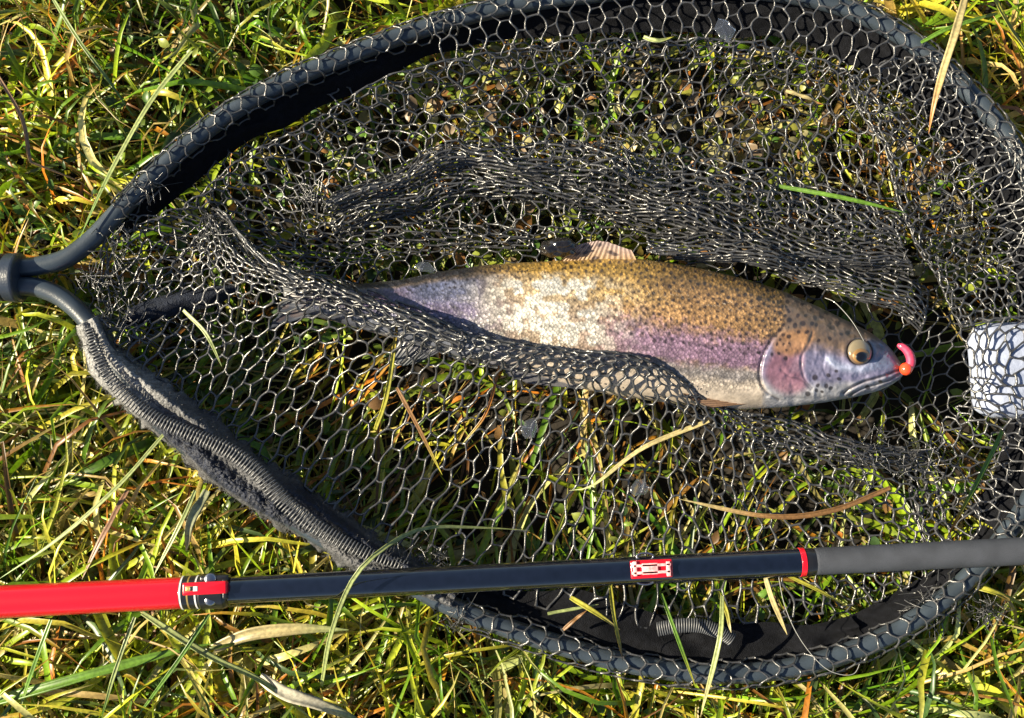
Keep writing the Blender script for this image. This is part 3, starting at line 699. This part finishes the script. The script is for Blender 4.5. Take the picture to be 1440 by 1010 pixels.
H += .0005*headm*vn(PX/9, PY/9, 3)+.00018*headm*vn(PX/3.5, PY/3.5, 4)
H += .0006*vn(PX/38, PY/25, 6)
groove([(430,420),(560,436),(700,447),(850,462),(1000,486),(1085,505)], 2.0, .0005)       # lateral line
ZZ = ZZ+H*np.clip(up*1.2, 0, 1)
# colours
def c3(*a): return np.array(a, float)
def mixc(A, Bc, f): return A*(1-f[..., None])+Bc*f[..., None]
v2 = VV+.05*vn(PX/60, PY/40, 7)+.035*vn(PX/9, PY/4, 8)
Cl = np.zeros(PX.shape+(3,)); Cl[:] = c3(.30,.175,.075)
Cl = mixc(Cl, c3(.20,.115,.035), sstep(-.55, -.95, v2))
Cl = mixc(Cl, c3(.46,.28,.06), sstep(980, 850, PX)*sstep(-.1, -.5, v2)*.85)
Cl = mixc(Cl, c3(.42,.24,.10), np.exp(-((v2+.24)/.12)**2)*sstep(1080, 1000, PX)*sstep(780, 860, PX)*.8)
Cl = mixc(Cl, c3(.235,.145,.235), sstep(-.26, .06, v2+.10*vn(PX/5, PY/4, 41))*sstep(.54, .30, v2+.08*vn(PX/7, PY/4, 42))*sstep(780, 900, PX)*.92)
Cl = mixc(Cl, c3(.25,.225,.22), sstep(.30, .5, v2))
Cl = mixc(Cl, c3(.50,.42,.34), sstep(.5, .66, v2)*.9)
# tail half: blue grey and lavender, shade painted in, dark along the very back
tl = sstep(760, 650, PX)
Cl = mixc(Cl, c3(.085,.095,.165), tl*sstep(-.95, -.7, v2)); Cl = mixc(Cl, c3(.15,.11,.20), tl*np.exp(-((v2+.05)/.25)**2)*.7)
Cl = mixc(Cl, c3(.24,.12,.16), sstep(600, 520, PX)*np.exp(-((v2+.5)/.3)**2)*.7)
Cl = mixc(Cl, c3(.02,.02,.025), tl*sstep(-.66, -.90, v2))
Cl = mixc(Cl, c3(.15,.16,.19), tl*sstep(.3, .6, v2)*.8)
# mid flank: pale blotches painted as sun glare broken by net shadow
sun_patch = np.exp(-((PX-775)/75)**2)*sstep(-.85, -.55, v2)*sstep(.5, .25, v2)
sun_patch = np.clip(sun_patch*1.4*(.22+.85*sstep(-.35, .10, vn(PX/13, PY/10, 9)+.35*vn(PX/5, PY/5, 10))), 0, 1)
Cl = mixc(Cl, c3(.92,.86,.74), sun_patch)
# head
hd = soft([(1104,455),(1086,478),(1074,502),(1070,525),(1076,546),(1095,580),(1300,580),(1300,420),(1120,400)], PX, PY, 5)
hc_ = np.zeros_like(Cl); hc_[:] = c3(.17,.115,.08)
hc_ = mixc(hc_, c3(.19,.18,.285), sstep(-.30, .05, v2)); hc_ = mixc(hc_, c3(.36,.36,.39), sstep(.45, .72, v2))
hc_ = mixc(hc_, c3(.16,.20,.31), soft([(1222,478),(1246,482),(1258,500),(1262,514),(1240,520),(1224,512)], PX, PY, 6)*.8)
hc_ = mixc(hc_, c3(.27,.12,.16), soft([(1092,488),(1126,490),(1127,520),(1134,545),(1110,555),(1086,545),(1076,520)], PX, PY, 7)*.85)
hc_ = mixc(hc_, c3(.42,.22,.10), soft([(1100,468),(1140,462),(1140,484),(1118,500),(1092,496),(1088,484)], PX, PY, 6)*.85)
hc_ = mixc(hc_, c3(.34,.22,.30), soft([(1118,500),(1130,500),(1128,520),(1112,522)], PX, PY, 5)*.6)
hc_ = mixc(hc_, c3(.46,.50,.68), np.exp(-(dline(SUBORB, PX, PY)/5.5)**2)*.9)
hc_ = mixc(hc_, c3(.44,.42,.50), np.exp(-(dline([(1200,545),(1226,536),(1250,530)], PX, PY)/3.0)**2)*.8)
hc_ = mixc(hc_, c3(.12,.12,.18), np.exp(-(dline([(1190,556),(1215,550),(1240,543),(1262,533)], PX, PY)/2.6)**2)*.6)
hc_ = mixc(hc_, c3(.05,.05,.08), sstep(20.5, 18.5, er)*.8)
Cl = mixc(Cl, hc_, hd)
for L_, w_, k_ in ((MAXU,1.7,.85),(MAXL,1.3,.7),([(x-3,y) for x,y in GILL],1.6,.62),(PREOP,1.4,.45),([(1098,520),(1110,530),(1126,534),(1140,548)],1.4,.5)):
    Cl = mixc(Cl, c3(.03,.02,.03), np.exp(-(dline(L_, PX, PY)/w_)**2)*k_)
# dark spots
r = np.random.default_rng(5); spt = []
tries = 0
while len(spt) < 520 and tries < 20000:
    tries += 1; x = r.uniform(790, 1110); f = r.beta(1.1, 1.6); tp = np.interp(x, TOP[:, 0], TOP[:, 1]); bt = np.interp(x, BOT[:, 0], BOT[:, 1])
    y = tp+3+f*(bt-tp)*.56
    if all((x-a)**2+(y-b)**2 > 58 for a, b, _ in spt): spt.append((x, y, r.uniform(1.7, 3.2)))
for k in range(110):
    x = r.uniform(560, 800); tp = np.interp(x, TOP[:, 0], TOP[:, 1]); spt.append((x, tp+r.uniform(3, 28), r.uniform(1.2, 2.)))
for a in ((1122,444),(1133,444),(1129,455),(1142,455),(1148,457),(1171,461),(1167,476),(1183,470),(1146,447),(1110,450),(1123,467),(1135,467),(1151,479),(1108,436),(1095,425),(1085,418),(1068,420),(1100,431),(1112,416),(1128,428),(1140,436),(1155,446),(1162,440),(1146,531),(1150,542),(1162,543),(1168,546),(1148,549),(1136,554),(1156,551),(1180,533),(1165,528),(1176,522),(1192,468),(1177,455),(1118,458),(1220,545),(1238,537)):
    spt.append((a[0], a[1], r.uniform(2.4, 4.2)))
dk = np.zeros(PX.shape)
for (x, y, s) in spt:
    m = (np.abs(PX-x) < 9) & (np.abs(PY-y) < 9); ang = r.uniform(0, 3.14)
    ddx = PX[m]-x; ddy = PY[m]-y; a_ = ddx*math.cos(ang)+ddy*math.sin(ang); b_ = (-ddx*math.sin(ang)+ddy*math.cos(ang))*r.uniform(1, 1.5)
    dk[m] = np.maximum(dk[m], sstep(1.35, .75, np.hypot(a_, b_)/s))
dk *= (1-.75*sun_patch)
Cl = mixc(Cl, c3(.022,.016,.018), dk*.88)
Cl *= (.86+.10*vn(PX/6, PY/5, 12)+.16*vn(PX/22, PY/9, 13))[..., None]
scaly = np.clip((1-hd), 0, 1)*sstep(.80, .6, v2)
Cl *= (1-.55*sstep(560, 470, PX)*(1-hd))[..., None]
silver_and_sun = np.clip(sun_patch*.9+.35*sstep(.0, .3, v2)*(1-hd)*sstep(.8, .5, v2)+.08*tl, 0, 1)  # metallic mask: silvery lower flank plus the painted sun patch

M_fish = bpy.data.materials.new('trout_skin'); M_fish.use_nodes = True; n = M_fish.node_tree; b = n.nodes['Principled BSDF']
def att(nm):
    a = n.nodes.new('ShaderNodeAttribute'); a.attribute_name = nm; return a
at, asc, asi, auv = att('tint'), att('scaly'), att('silver'), att('skin_place')
vor = n.nodes.new('ShaderNodeTexVoronoi'); vor.inputs['Scale'].default_value = 1; vor.inputs['Randomness'].default_value = .9
n.links.new(auv.outputs['Vector'], vor.inputs['Vector'])
def math_(op, a=None, b_=None, c_=None):
    m_ = n.nodes.new('ShaderNodeMath'); m_.operation = op
    for k, v_ in enumerate((a, b_, c_)):
        if v_ is None: continue
        if isinstance(v_, (int, float)): m_.inputs[k].default_value = v_
        else: n.links.new(v_, m_.inputs[k])
    return m_.outputs[0]
sep = n.nodes.new('ShaderNodeSeparateColor'); n.links.new(vor.outputs['Color'], sep.inputs[0])
# each scale its own lightness, dark rim between scales
val = math_('MULTIPLY_ADD', math_('POWER', sep.outputs[0], 1.5), .95, .68); rimf = math_('SUBTRACT', 1., math_('MULTIPLY', math_('POWER', vor.outputs['Distance'], 2.), .7))
val = math_('MULTIPLY', val, rimf); val = math_('ADD', math_('MULTIPLY', math_('SUBTRACT', val, 1.), asc.outputs['Fac']), 1.)
mx = n.nodes.new('ShaderNodeMix'); mx.data_type = 'RGBA'; mx.blend_type = 'MULTIPLY'; mx.inputs['Factor'].default_value = 1.
ns = n.nodes.new('ShaderNodeTexNoise'); ns.inputs['Scale'].default_value = 420; ns.inputs['Detail'].default_value = 6; gg = n.nodes.new('ShaderNodeNewGeometry'); n.links.new(gg.outputs['Position'], ns.inputs['Vector'])
val = math_('MULTIPLY', val, math_('ADD', .55, math_('MULTIPLY', ns.outputs['Fac'], .9)))
n.links.new(at.outputs['Color'], mx.inputs['A']); n.links.new(val, mx.inputs['B']); n.links.new(mx.outputs['Result'], b.inputs['Base Color'])
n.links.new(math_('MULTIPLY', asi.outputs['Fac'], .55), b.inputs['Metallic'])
n.links.new(math_('ADD', .30, math_('MULTIPLY', sep.outputs[1], .15)), b.inputs['Roughness'])
b.inputs['Specular IOR Level'].default_value = .7; b.inputs['Coat Weight'].default_value = .3; b.inputs['Coat Roughness'].default_value = .12
# every scale is tilted a little its own way
bp = n.nodes.new('ShaderNodeBump'); bp.inputs['Distance'].default_value = .0006
hgt = math_('ADD', math_('MULTIPLY', asc.outputs['Fac'], math_('ADD', math_('MULTIPLY', vor.outputs['Distance'], -1.0), math_('MULTIPLY', sep.outputs[2], .6))), math_('MULTIPLY', ns.outputs['Fac'], .7))
n.links.new(hgt, bp.inputs['Height']); bp.inputs['Strength'].default_value = .6; n.links.new(bp.outputs['Normal'], b.inputs['Normal'])

trout = empty('trout', P(860, 470, 0.)); tag(trout, 'rainbow trout with brown spotted back and violet flank lying on its side in the net', 'fish')
W = P(PX, PY, np.maximum(ZZ, FZ)); W[..., 2] = ZZ
skin = np.stack([(PX+PY*.95)/5.6, (PX-PY*1.05)/5.6, ZZ*60], -1)
mk('body', W, grid_faces(NX, NA, True), M_fish, trout, col=Cl.reshape(-1, 3), attrs={'scaly': scaly.ravel(), 'silver': silver_and_sun.ravel(), 'skin_place': skin.reshape(-1, 3)})  # 'silver' holds the silvery lower flank plus the painted sun patch

# eye
M_eye = mat('eye_ball', (.30, .27, .20), .12, tint=True, coat=.8)
def dome(cx, cy, z, rx, ry, h, nr=18, na=40, colf=None, tiltv=(0, 0)):
    rr = np.linspace(0.02, 1, nr); a = np.linspace(0, 2*np.pi, na, endpoint=False)
    X = cx+rx*rr[:, None]*np.cos(a); Y = cy+ry*rr[:, None]*np.sin(a); Z = z+h*np.sqrt(np.clip(1-rr[:, None]**2, 0, 1))+0*a+tiltv[0]*(X-cx)+tiltv[1]*(Y-cy)
    V = P(X, Y, np.full(X.shape, z)); V[..., 2] = Z
    c = colf(X, Y) if colf else None
    return V.reshape(-1, 3), grid_faces(nr, na, True), (c.reshape(-1, 3) if c is not None else None)
ez = .0428
def ecol(X, Y):
    C = np.zeros(X.shape+(3,)); C[:] = c3(.20,.165,.105); C = mixc(C, c3(.17,.095,.04), sstep(0, 8, Y-494))
    C = mixc(C, c3(.07,.085,.12), sstep(1, 11, X-1209)*.85); return mixc(C, c3(.05,.05,.055), sstep(16.2, 18.2, np.hypot(X-1209, Y-495))*.7)  # right half painted blue-grey as the eye's shaded side
V, F, C = dome(1209, 495, .0472, 18, 18.5, .0036, colf=ecol, tiltv=(-.000085, .00002)); eye = mk('eye', V, F, M_eye, trout, col=C)
def icol(X, Y):
    d = np.hypot((X-1212)/11.5, (Y-502)/8.5); C = np.zeros(X.shape+(3,)); C[:] = c3(.22,.125,.045); C = mixc(C, c3(.16,.08,.03), np.exp(-((d-.78)/.12)**2)*.8); return C
V, F, C = dome(1211, 500.5, .0494, 13, 10.5, .0020, colf=icol, tiltv=(-.00010, -.00006)); mk('iris', V, F, M_eye, eye, col=C)
V, F, _ = dome(1212, 502,   .0507, 9.2, 7.2, .0013, tiltv=(-.00010, -.00006)); mk('pupil', V, F, mat('pupil', (.004,.004,.006), .06, coat=1.), eye)

# fins: thin webs ribbed by rays
def fin(name, root_pts, tip_pts, z0, z1, col_a, col_b, spots=0, nray=16, n=60, m=24, seed=0, rag=.02):
    r = np.random.default_rng(seed); A = cr(np.array(root_pts, float), n); Bp = cr(np.array(tip_pts, float), n); u = np.linspace(0, 1, n); v = np.linspace(0, 1, m)
    ext = 1+rag*vn(u*nray, np.zeros(n), seed)
    X = A[:, None]+(Bp-A)[:, None]*(v[None, :, None]*ext[:, None, None]); ray = np.cos(u*nray*2*np.pi)[:, None]
    Z = z0+(z1-z0)*v[None]+.0004*ray*(1-.3*v[None])+.0008*vn(u[:, None]*4, v[None]*2, seed)
    top_ = P(X[..., 0], X[..., 1], Z)
    C = np.zeros((n, m, 3)); C[:] = np.array(col_a); C = mixc(C, np.array(col_b), np.repeat(v[None], n, 0)); C *= (1+.25*ray)[..., None]
    if spots:
        for k in range(spots):
            su, svv = r.uniform(.1, .9), r.uniform(.15, .85); C = mixc(C, c3(.05,.035,.04), sstep(1.2, .7, np.hypot((u[:, None]-su)/.05, (v[None]-svv)/.11))*.85)
    V = np.concatenate([top_.reshape(-1, 3), (top_-np.array([0, 0, .0007])).reshape(-1, 3)]); F = grid_faces(n, m)
    k = n*m; e = []
    for i in range(n-1): e += [(i*m, (i+1)*m, (i+1)*m+k, i*m+k), (i*m+m-1, i*m+m-1+k, (i+1)*m+m-1+k, (i+1)*m+m-1)]
    for j in range(m-1): e += [(j, j+k, j+1+k, j+1), ((n-1)*m+j, (n-1)*m+j+1, (n-1)*m+j+1+k, (n-1)*m+j+k)]
    return mk(name, V, np.concatenate([F, F[:, ::-1]+k, np.array(e)]), M_fin, trout, col=np.concatenate([C.reshape(-1, 3)]*2))
M_fin = mat('fin_web', rough=.4, tint=True, coat=.3, noise=(600, .2), trans=.2)
fin('dorsal_fin', [(786,370),(830,368),(896,368)], [(812,344),(845,339),(888,352)], .034, .037, (.42,.27,.14), (.36,.27,.25), spots=9, seed=1)
fin('pectoral_fin', [(1084,548),(1080,556),(1074,566)], [(960,536),(962,556),(1000,573)], .040, .046, (.16,.09,.05), (.26,.16,.10), seed=2, nray=11)
fin('pelvic_fin', [(830,535),(826,541),(818,547)], [(715,512),(712,526),(745,540)], .036, .040, (.20,.20,.22), (.15,.15,.17), seed=3, nray=10)
fin('tail_fin', [(446,398),(440,420),(446,442)], [(384,378),(398,418),(380,462)], .022, .016, (.035,.045,.08), (.012,.018,.03), spots=14, seed=4, nray=22, rag=.05, m=34)
fin('anal_fin', [(560,476),(590,486),(620,494)], [(545,505),(562,515),(590,510)], .022, .018, (.06,.06,.08), (.04,.05,.06), seed=6, nray=10)
adopt(trout)

# lure in its mouth, line over its head
M_pink = mat('pink_rubber', (.50,.045,.10), .4, coat=.5, noise=(500, .2)); M_bead = mat('orange_bead', (.95,.07,.02), .18, coat=.8)
lure = empty('fishing_lure', P(1272, 505, .03)); tag(lure, 'pink curved rubber lure with a red-orange bead at the trout\'s mouth', 'lure')
q = even(PL([(1262,485,.040),(1272,490,.041),(1279,499,.041),(1281,509,.040),(1278,517,.038)]), 40)
mk('tail', *tube(q, np.interp(np.linspace(0, 1, 40), [0, .12, .5, 1], [.0010, .0023, .0030, .0032]), 14), M_pink, lure)
a = np.linspace(-np.pi/2, np.pi/2, 14); ce_ = P(1274, 519, .039)
bp_ = np.stack([np.full(14, ce_[0]), ce_[1]+.0043*np.sin(a), np.full(14, ce_[2])], 1)
mk('bead', *tube(bp_, np.maximum(.0043*np.cos(a), .0002), 20, up=(1, 0, 0)), M_bead, lure)
mk('hook', *tube(even(PL([(1274,519,.036),(1262,522,.034),(1250,527,.030)]), 16), .0005, 8), M_silver, lure)
adopt(lure)
M_line = mat('nylon_line', (.35,.35,.33), .15, coat=.6)
o = mk('fishing_line', *tube(even(PL([(1160,419,.050),(1172,424,.054),(1183,434,.056),(1196,449,.057),(1206,464,.057),(1215,480,.054)]), 60), .00020, 6), M_line)
tag(o, 'thin pale fishing line curving over the trout\'s head to its eye', 'fishing line')
o = mk('fishing_line', *tube(even(PL([(1095,812,.040),(1103,850,.040),(1120,890,.039),(1145,925,.037),(1170,945,.036),(1200,948,.034),(1212,925,.030)]), 90), .00022, 6), M_line)
tag(o, 'thin pale fishing line looping down across the bottom rim below the pole', 'fishing line')
# dark wet clod against the back
r = np.random.default_rng(3)
lat, lon = np.meshgrid(np.linspace(0, np.pi, 26), np.linspace(0, 2*np.pi, 40, endpoint=False), indexing='ij')
D = np.stack([np.sin(lat)*np.cos(lon), np.sin(lat)*np.sin(lon), np.cos(lat)], -1)
rr = 1+.28*vn(D[..., 0]*2+4, D[..., 1]*2+D[..., 2]*1.5, 14)+.12*vn(D[..., 0]*6, D[..., 1]*6+D[..., 2]*4, 15)
V = P(783, 350, .040)+D*rr[..., None]*np.array([.0135, .0065, .006]); o = mk('mud_clod', V, grid_faces(26, 40, True), mat('wet_mud', (.012,.010,.010), .15, coat=.8, bump=(500, .6)))
tag(o, 'small wet black clod lying between the dorsal fin and the folded netting', 'clod')
# ------------------------------------------------------------------ telescopic pole
pole = empty('telescopic_pole', P(720, 810, .056)); tag(pole, 'telescopic pole, red then glossy black with a grey foam grip, laid across the net', 'fishing pole')
def ay(x): return 846.5+(775.0-846.5)*x/1440.      # axis in photo pixels
PZ = .058
def seg(name, x0, x1, prof, m_, parent=pole, sides=64): return mk(name, *xtube(x0, x1, ay(x0), ay(x1), PZ, 0, prof=prof, sides=sides), m_, parent)
seg('red_section', -330, 262, [(0,.0107),(.97,.0100),(1,.0098)], M_red)
seg('collar', 256, 322, [(0,.0096),(.02,.0105),(.42,.0105),(.45,.0112),(.92,.0110),(.98,.0100),(1,.0094)], M_collar)
seg('black_section', 318, 1128, [(0,.0084),(.5,.0086),(1,.0088)], M_black)
seg('red_ring', 1123, 1131, [(0,.0087),(.1,.0091),(.9,.0091),(1,.0088)], M_red)
seg('grip_tip', 1131, 1146, [(0,.0086),(.5,.0086),(1,.0082)], M_collar)
seg('foam_grip', 1138, 1760, [(0,.0070),(.006,.0080),(.016,.0085),(.5,.0087),(1,.0089)], M_foam)
for x, m_ in ((268, M_gold), (279, M_white), (258, M_white)):
    seg('stripe', x, x+2.2, [(0,.01056),(1,.01056)], m_)
axd = P(400, ay(400), PZ)-P(300, ay(300), PZ); axd /= np.linalg.norm(axd); ayd = np.cross([0, 0, 1.], axd)
top = PZ+.0092
def bx(name, x, y, z, s, m_, par, bev=.0006): return mk(name, *box(P(x, y, z), s, axd, ayd, bev=bev), m_, par)
c1 = bx('clamp', 289, 827, top+.0012, (.0275, .0078, .0058), M_red, pole, .0009)
bx('slot', 266, 828, top+.0036, (.0042, .0030, .0018), M_gold, c1, .0003); bx('slot', 275, 828, top+.0036, (.0030, .0030, .0018), M_white, c1, .0003)
bx('slot', 269.5, 828, top+.0037, (.0022, .0026, .0019), M_collar, c1, .0003)
for dy in (-15, 13):
    q = np.array([P(296, 830+dy*1.05, PZ+.002), P(296, 830+dy*1.05, PZ+.0092), P(296, 830+dy*1.05, PZ+.0100)]); mk('rivet', *tube(q, [.0038, .0038, .0024], 18, up=(1, 0, 0)), M_silver, c1)
    bx('hinge_arm', 303, 827+dy*.93, PZ+.0045, (.018, .0038, .008), M_collar, c1, .001)
bx('clamp_end', 318, 828, PZ+.0065, (.0028, .012, .0085), M_collar, c1, .0006)
c2y = 800
c2 = empty('clip_box', P(916, c2y, PZ)); c2.parent = pole
def bx2(*a, **k): return bx(*a, **k)
clip = bx('clip', 916, c2y, top-.0008, (.0262, .0112, .0042), M_red, pole, .0008)
for (dx, dy, sx, sy) in ((0, -4.2, .0245, .0018), (0, 4.2, .0245, .0018), (-23, 0, .0024, .0092), (24, 0, .0026, .0092), (-2, 0, .0100, .0070)):
    bx('raised_bar', 916+dx, c2y+dy*1.2, top+.0018, (sx, sy, .0022), M_whitered, clip, .0004)
for dy in (-17, 17):
    q = P(907, c2y+dy, PZ+.004); a2 = np.linspace(0, 2*np.pi, 40); rg = q+np.stack([.0052*np.cos(a2), .0022*np.sin(a2), 0*a2], 1)
    mk('hinge_ring', *tube(rg, .0007, 8, caps=False), M_silver, clip)
bpy.data.objects.remove(c2)
adopt(pole)
bpy.context.view_layer.update()

# ------------------------------------------------------------------ single blades of grass lying over net and pole
STRAW, GRN, PALE, BRN, ORG, YEL, DGR = (.50,.42,.20), (.13,.26,.03), (.36,.42,.16), (.28,.15,.06), (.45,.18,.03), (.42,.40,.05), (.06,.14,.05)
HERO = [
 ([(1362,-20,.05),(1345,40,.056),(1328,95,.056),(1314,145,.052),(1306,188,.044)], 11, STRAW, ORG, 'broad straw-yellow blade hanging over the upper right rim'),
 ([(452,965,.02),(466,890,.055),(498,812,.082),(548,765,.083),(600,742,.07),(680,742,.055),(745,746,.045)], 7, PALE, PALE, 'pale green blade arched over the black part of the pole'),
 ([(528,604,.02),(543,560,.034),(553,500,.045),(561,428,.05)], 7, YEL, ORG, 'yellow blade with orange tip standing through the mesh by the tail'),
 ([(1095,262,.022),(1180,277,.034),(1274,299,.034)], 6.5, GRN, GRN, 'bright green blade lying over the mesh near the right bunch'),
 ([(558,545,.045),(588,600,.04),(622,668,.03)], 6, BRN, YEL, 'brown and yellow blade lying on the mesh below the tail'),
 ([(702,515,.048),(684,580,.042),(650,625,.032)], 5, ORG, YEL, 'short orange-brown blade on the mesh under the belly'),
 ([(997,592,.04),(905,630,.036),(835,682,.028),(800,690,.02)], 7, STRAW, PALE, 'tan straw pointing up to the pectoral fin'),
 ([(1252,686,.03),(1170,718,.034),(1080,726,.034),(955,702,.028)], 8, BRN, STRAW, 'long orange-brown blade curved over the lower right mesh'),
 ([(1412,600,.03),(1380,665,.036),(1330,758,.034)], 9, GRN, ORG, 'green blade with yellow and orange end above the foam grip'),
 ([(258,436,.03),(290,470,.034),(312,516,.03)], 6, PALE, PALE, 'short pale green stem lying inside the left corner of the net'),
 ([(345,496,.03),(332,535,.03),(420,600,.03),(520,600,.03)], 9, PALE, GRN, None),
 ([(858,822,.036),(864,870,.042),(876,930,.036)], 6, YEL, BRN, 'short yellow-green blade upright against the bottom rim'),
 ([(930,835,.036),(952,895,.044),(978,965,.036)], 6, GRN, YEL, 'green blade crossing the bottom rim below the clip'),
 ([(802,840,.030),(838,862,.034),(872,886,.034)], 7, YEL, STRAW, 'yellow straw on the black sleeve under the pole'),
 ([(770,863,.030),(808,856,.031),(842,850,.031)], 5, PALE, PALE, 'thin pale straw lying across the black sleeve'),
 ([(792,886,.032),(808,872,.034),(826,858,.035)], 5, BRN, BRN, 'short red-brown stick on the black sleeve'),
 ([(1075,806,.042),(1086,842,.04),(1107,893,.034)], 7, STRAW, STRAW, 'straw stem hanging below the black section near the red ring'),
 ([(1016,838,.034),(1012,900,.046),(985,1008,.03)], 7, PALE, STRAW, 'pale bent stem crossing the bottom rim under the pole'),
 ([(1108,810,.036),(1150,830,.036),(1195,855,.03)], 5, YEL, YEL, 'thin yellow-green stem lying just under the red ring'),
 ([(1010,832,.03),(1022,862,.034),(1028,890,.034)], 6, YEL, STRAW, 'short straw piece lying on the coil end of the sleeve'),
 ([(200,862,.030),(290,920,.034),(370,960,.034),(450,1020,.03)], 9, PALE, PALE, 'thick pale stem slanting down from the red section'),
 ([(300,912,.024),(350,892,.032),(420,884,.034),(490,886,.03)], 17, STRAW, PALE, 'wide bleached leaf lying flat below the left clamp'),
 ([(365,952,.03),(400,975,.034),(450,992,.034),(510,1015,.028)], 18, (.62,.58,.45), PALE, 'wide whitish dead leaf at the bottom edge'),
 ([(-10,95,.026),(30,165,.032),(42,225,.034),(52,232,.034),(110,255,.03),(135,275,.026)], 6, (.36,.22,.12), BRN, 'bent brown stem at the upper left corner'),
 ([(70,-10,.028),(110,55,.034),(150,110,.034),(195,175,.026)], 6, (.22,.30,.08), GRN, 'long green stem slanting down in the upper left'),
 ([(270,72,.024),(215,140,.034),(170,215,.038),(140,275,.038),(112,335,.036)], 8, PALE, GRN, 'long pale blade running down to the upper arm of the rim'),
 ([(-20,990,.02),(60,968,.03),(140,945,.032),(250,915,.026),(300,905,.022)], 15, GRN, GRN, 'wide green leaf at the bottom left under the red section'),
 ([(72,872,.044),(52,925,.04),(22,1015,.02)], 6, GRN, PALE, 'upright green stem under the far left of the red section'),
 ([(190,868,.044),(165,935,.04),(142,1012,.02)], 6, PALE, GRN, 'green stem left of the left clamp, running to the bottom edge'),
 ([(294,864,.044),(250,930,.04),(190,1012,.02)], 6, GRN, GRN, 'green stem starting right below the left clamp'),
 ([(1372,826,.03),(1400,834,.034),(1450,856,.028)], 9, YEL, GRN, 'yellow-green leaf under the foam grip at the right edge'),
 ([(1388,-20,.03),(1415,30,.036),(1450,85,.03)], 9, YEL, PALE, 'yellow-green leaf in the top right corner'),
 ([(1295,60,.04),(1340,38,.042),(1425,12,.034)], 6, GRN, YEL, 'thin green stem crossing above the upper right rim'),
 ([(905,52,.036),(925,58,.04),(948,52,.038)], 7, PALE, YEL, 'small curled pale blade on the mesh along the top rim'),
 ([(1105,128,.030),(1130,136,.032),(1158,148,.030)], 7, STRAW, ORG, 'short straw piece on the upper right mesh'),
 ([(455,158,.034),(500,138,.036),(560,150,.028)], 4, STRAW, BRN, None),
 ([(230,612,.03),(160,690,.034),(80,760,.03),(-10,820,.02)], 6, PALE, GRN, 'long pale green stem left of the hem above the red section'),
 ([(275,690,.03),(255,735,.034),(215,812,.03)], 6, PALE, PALE, 'green stem above the red section, parallel to the hem'),
 ([(292,690,.028),(268,735,.034),(262,775,.03)], 13, (.36,.38,.22), STRAW, 'folded pale leaf hanging from the hem'),
 ([(180,690,.024),(150,745,.034),(115,815,.03)], 8, (.30,.17,.10), BRN, 'brown dead blade above the red section'),
]
for k, (pts, wpx, ca_, cb_, lab) in enumerate(HERO):
    if not lab: continue
    q = even(PL(pts), 22); r = np.random.default_rng(300+k); q[:, 2] += .0006*vn(np.linspace(0, 5, 22), np.zeros(22), k)
    T, S, N = frames(q); t = np.linspace(0, 1, 22); wd = wpx*.00047*.5*np.clip(np.minimum(.75+t*2, 1)*(1-t**5), .06, 1); wd = wd*(1+.12*vn(t*6, 0*t, k))
    prof = [(-1, .35), (-.55, .02), (0, -.12), (.5, .05), (1, .38), (.5, -.12), (0, -.32), (-.5, -.14)]
    roll = (r.normal(0, .3)+r.normal(0, .5)*t)[:, None]; S2 = S*np.cos(roll)+N*np.sin(roll); N2 = np.cross(S2, T)
    V = np.stack([q+S2*(a*wd)[:, None]+N2*(b2*wd)[:, None] for a, b2 in prof], 1)
    tm = sstep(.55, 1, t)[:, None]; C = np.array(ca_)*(1-tm)+np.array(cb_)*tm; C = C*(1+.18*vn(t*9, 0*t, k+5))[:, None]
    C = np.repeat(C[:, None], 8, 1)*np.array([1, .82, 1.05, .8, 1, .9, .9, .9])[None, :, None]
    o = mk('grass_blade', V, grid_faces(22, 8, True), M_grass, col=C.reshape(-1, 3))
    tag(o, lab, 'grass blade', 'loose blades lying over the net and pole')

# films of water caught in single cells of the mesh
M_film = mat('water_film', (.42,.48,.62), .12, coat=.6); nn = M_film.node_tree; bb = nn.nodes['Principled BSDF']; _tp = nn.nodes.new('ShaderNodeBsdfTransparent'); _mx = nn.nodes.new('ShaderNodeMixShader'); _mx.inputs[0].default_value = .45
nn.links.new(_tp.outputs[0], _mx.inputs[1]); nn.links.new(bb.outputs[0], _mx.inputs[2]); nn.links.new(_mx.outputs[0], nn.nodes['Material Output'].inputs['Surface']); bb.inputs['Transmission Weight'].default_value = .9; bb.inputs['IOR'].default_value = 1.33
for x, y, z, rx, ry, lab in ((745,604,.030,13,15,'bluish film of water in a mesh cell below the belly'), (900,686,.026,12,14,'film of water in a mesh cell above the clip'),
                        (1018,43,.034,15,17,'pale blue film of water in a mesh cell at the top rim'), (598,377,.014,16,9,'dull bluish droplet beside the narrow back of the trout')):
    V, F, _ = dome(x, y, z, rx, ry, .0012, nr=8, na=24); _a = np.tile(np.linspace(0, 2*np.pi, 24, endpoint=False), 8); _h = .87/np.cos((_a % (np.pi/3))-np.pi/6)*(1+.12*np.sin(_a*2+x)); _c = P(x, y, z)[:2]; V[:, :2] = _c+(V[:, :2]-_c)*_h[:, None]; V[:, 2] += .0006*vn(V[:, 0]*260, V[:, 1]*260, 3); V[:, :2] += (.0012*vn(V[:, 0]*150, V[:, 1]*150, 6))[:, None]; V2 = V.copy(); V2[:, 2] = 2*z-V2[:, 2]; n_ = len(V)
    o = mk('water_drop', np.concatenate([V, V2]), np.concatenate([F, F[:, ::-1]+n_]), M_film); tag(o, lab, 'water drop', 'water drops caught in the mesh')
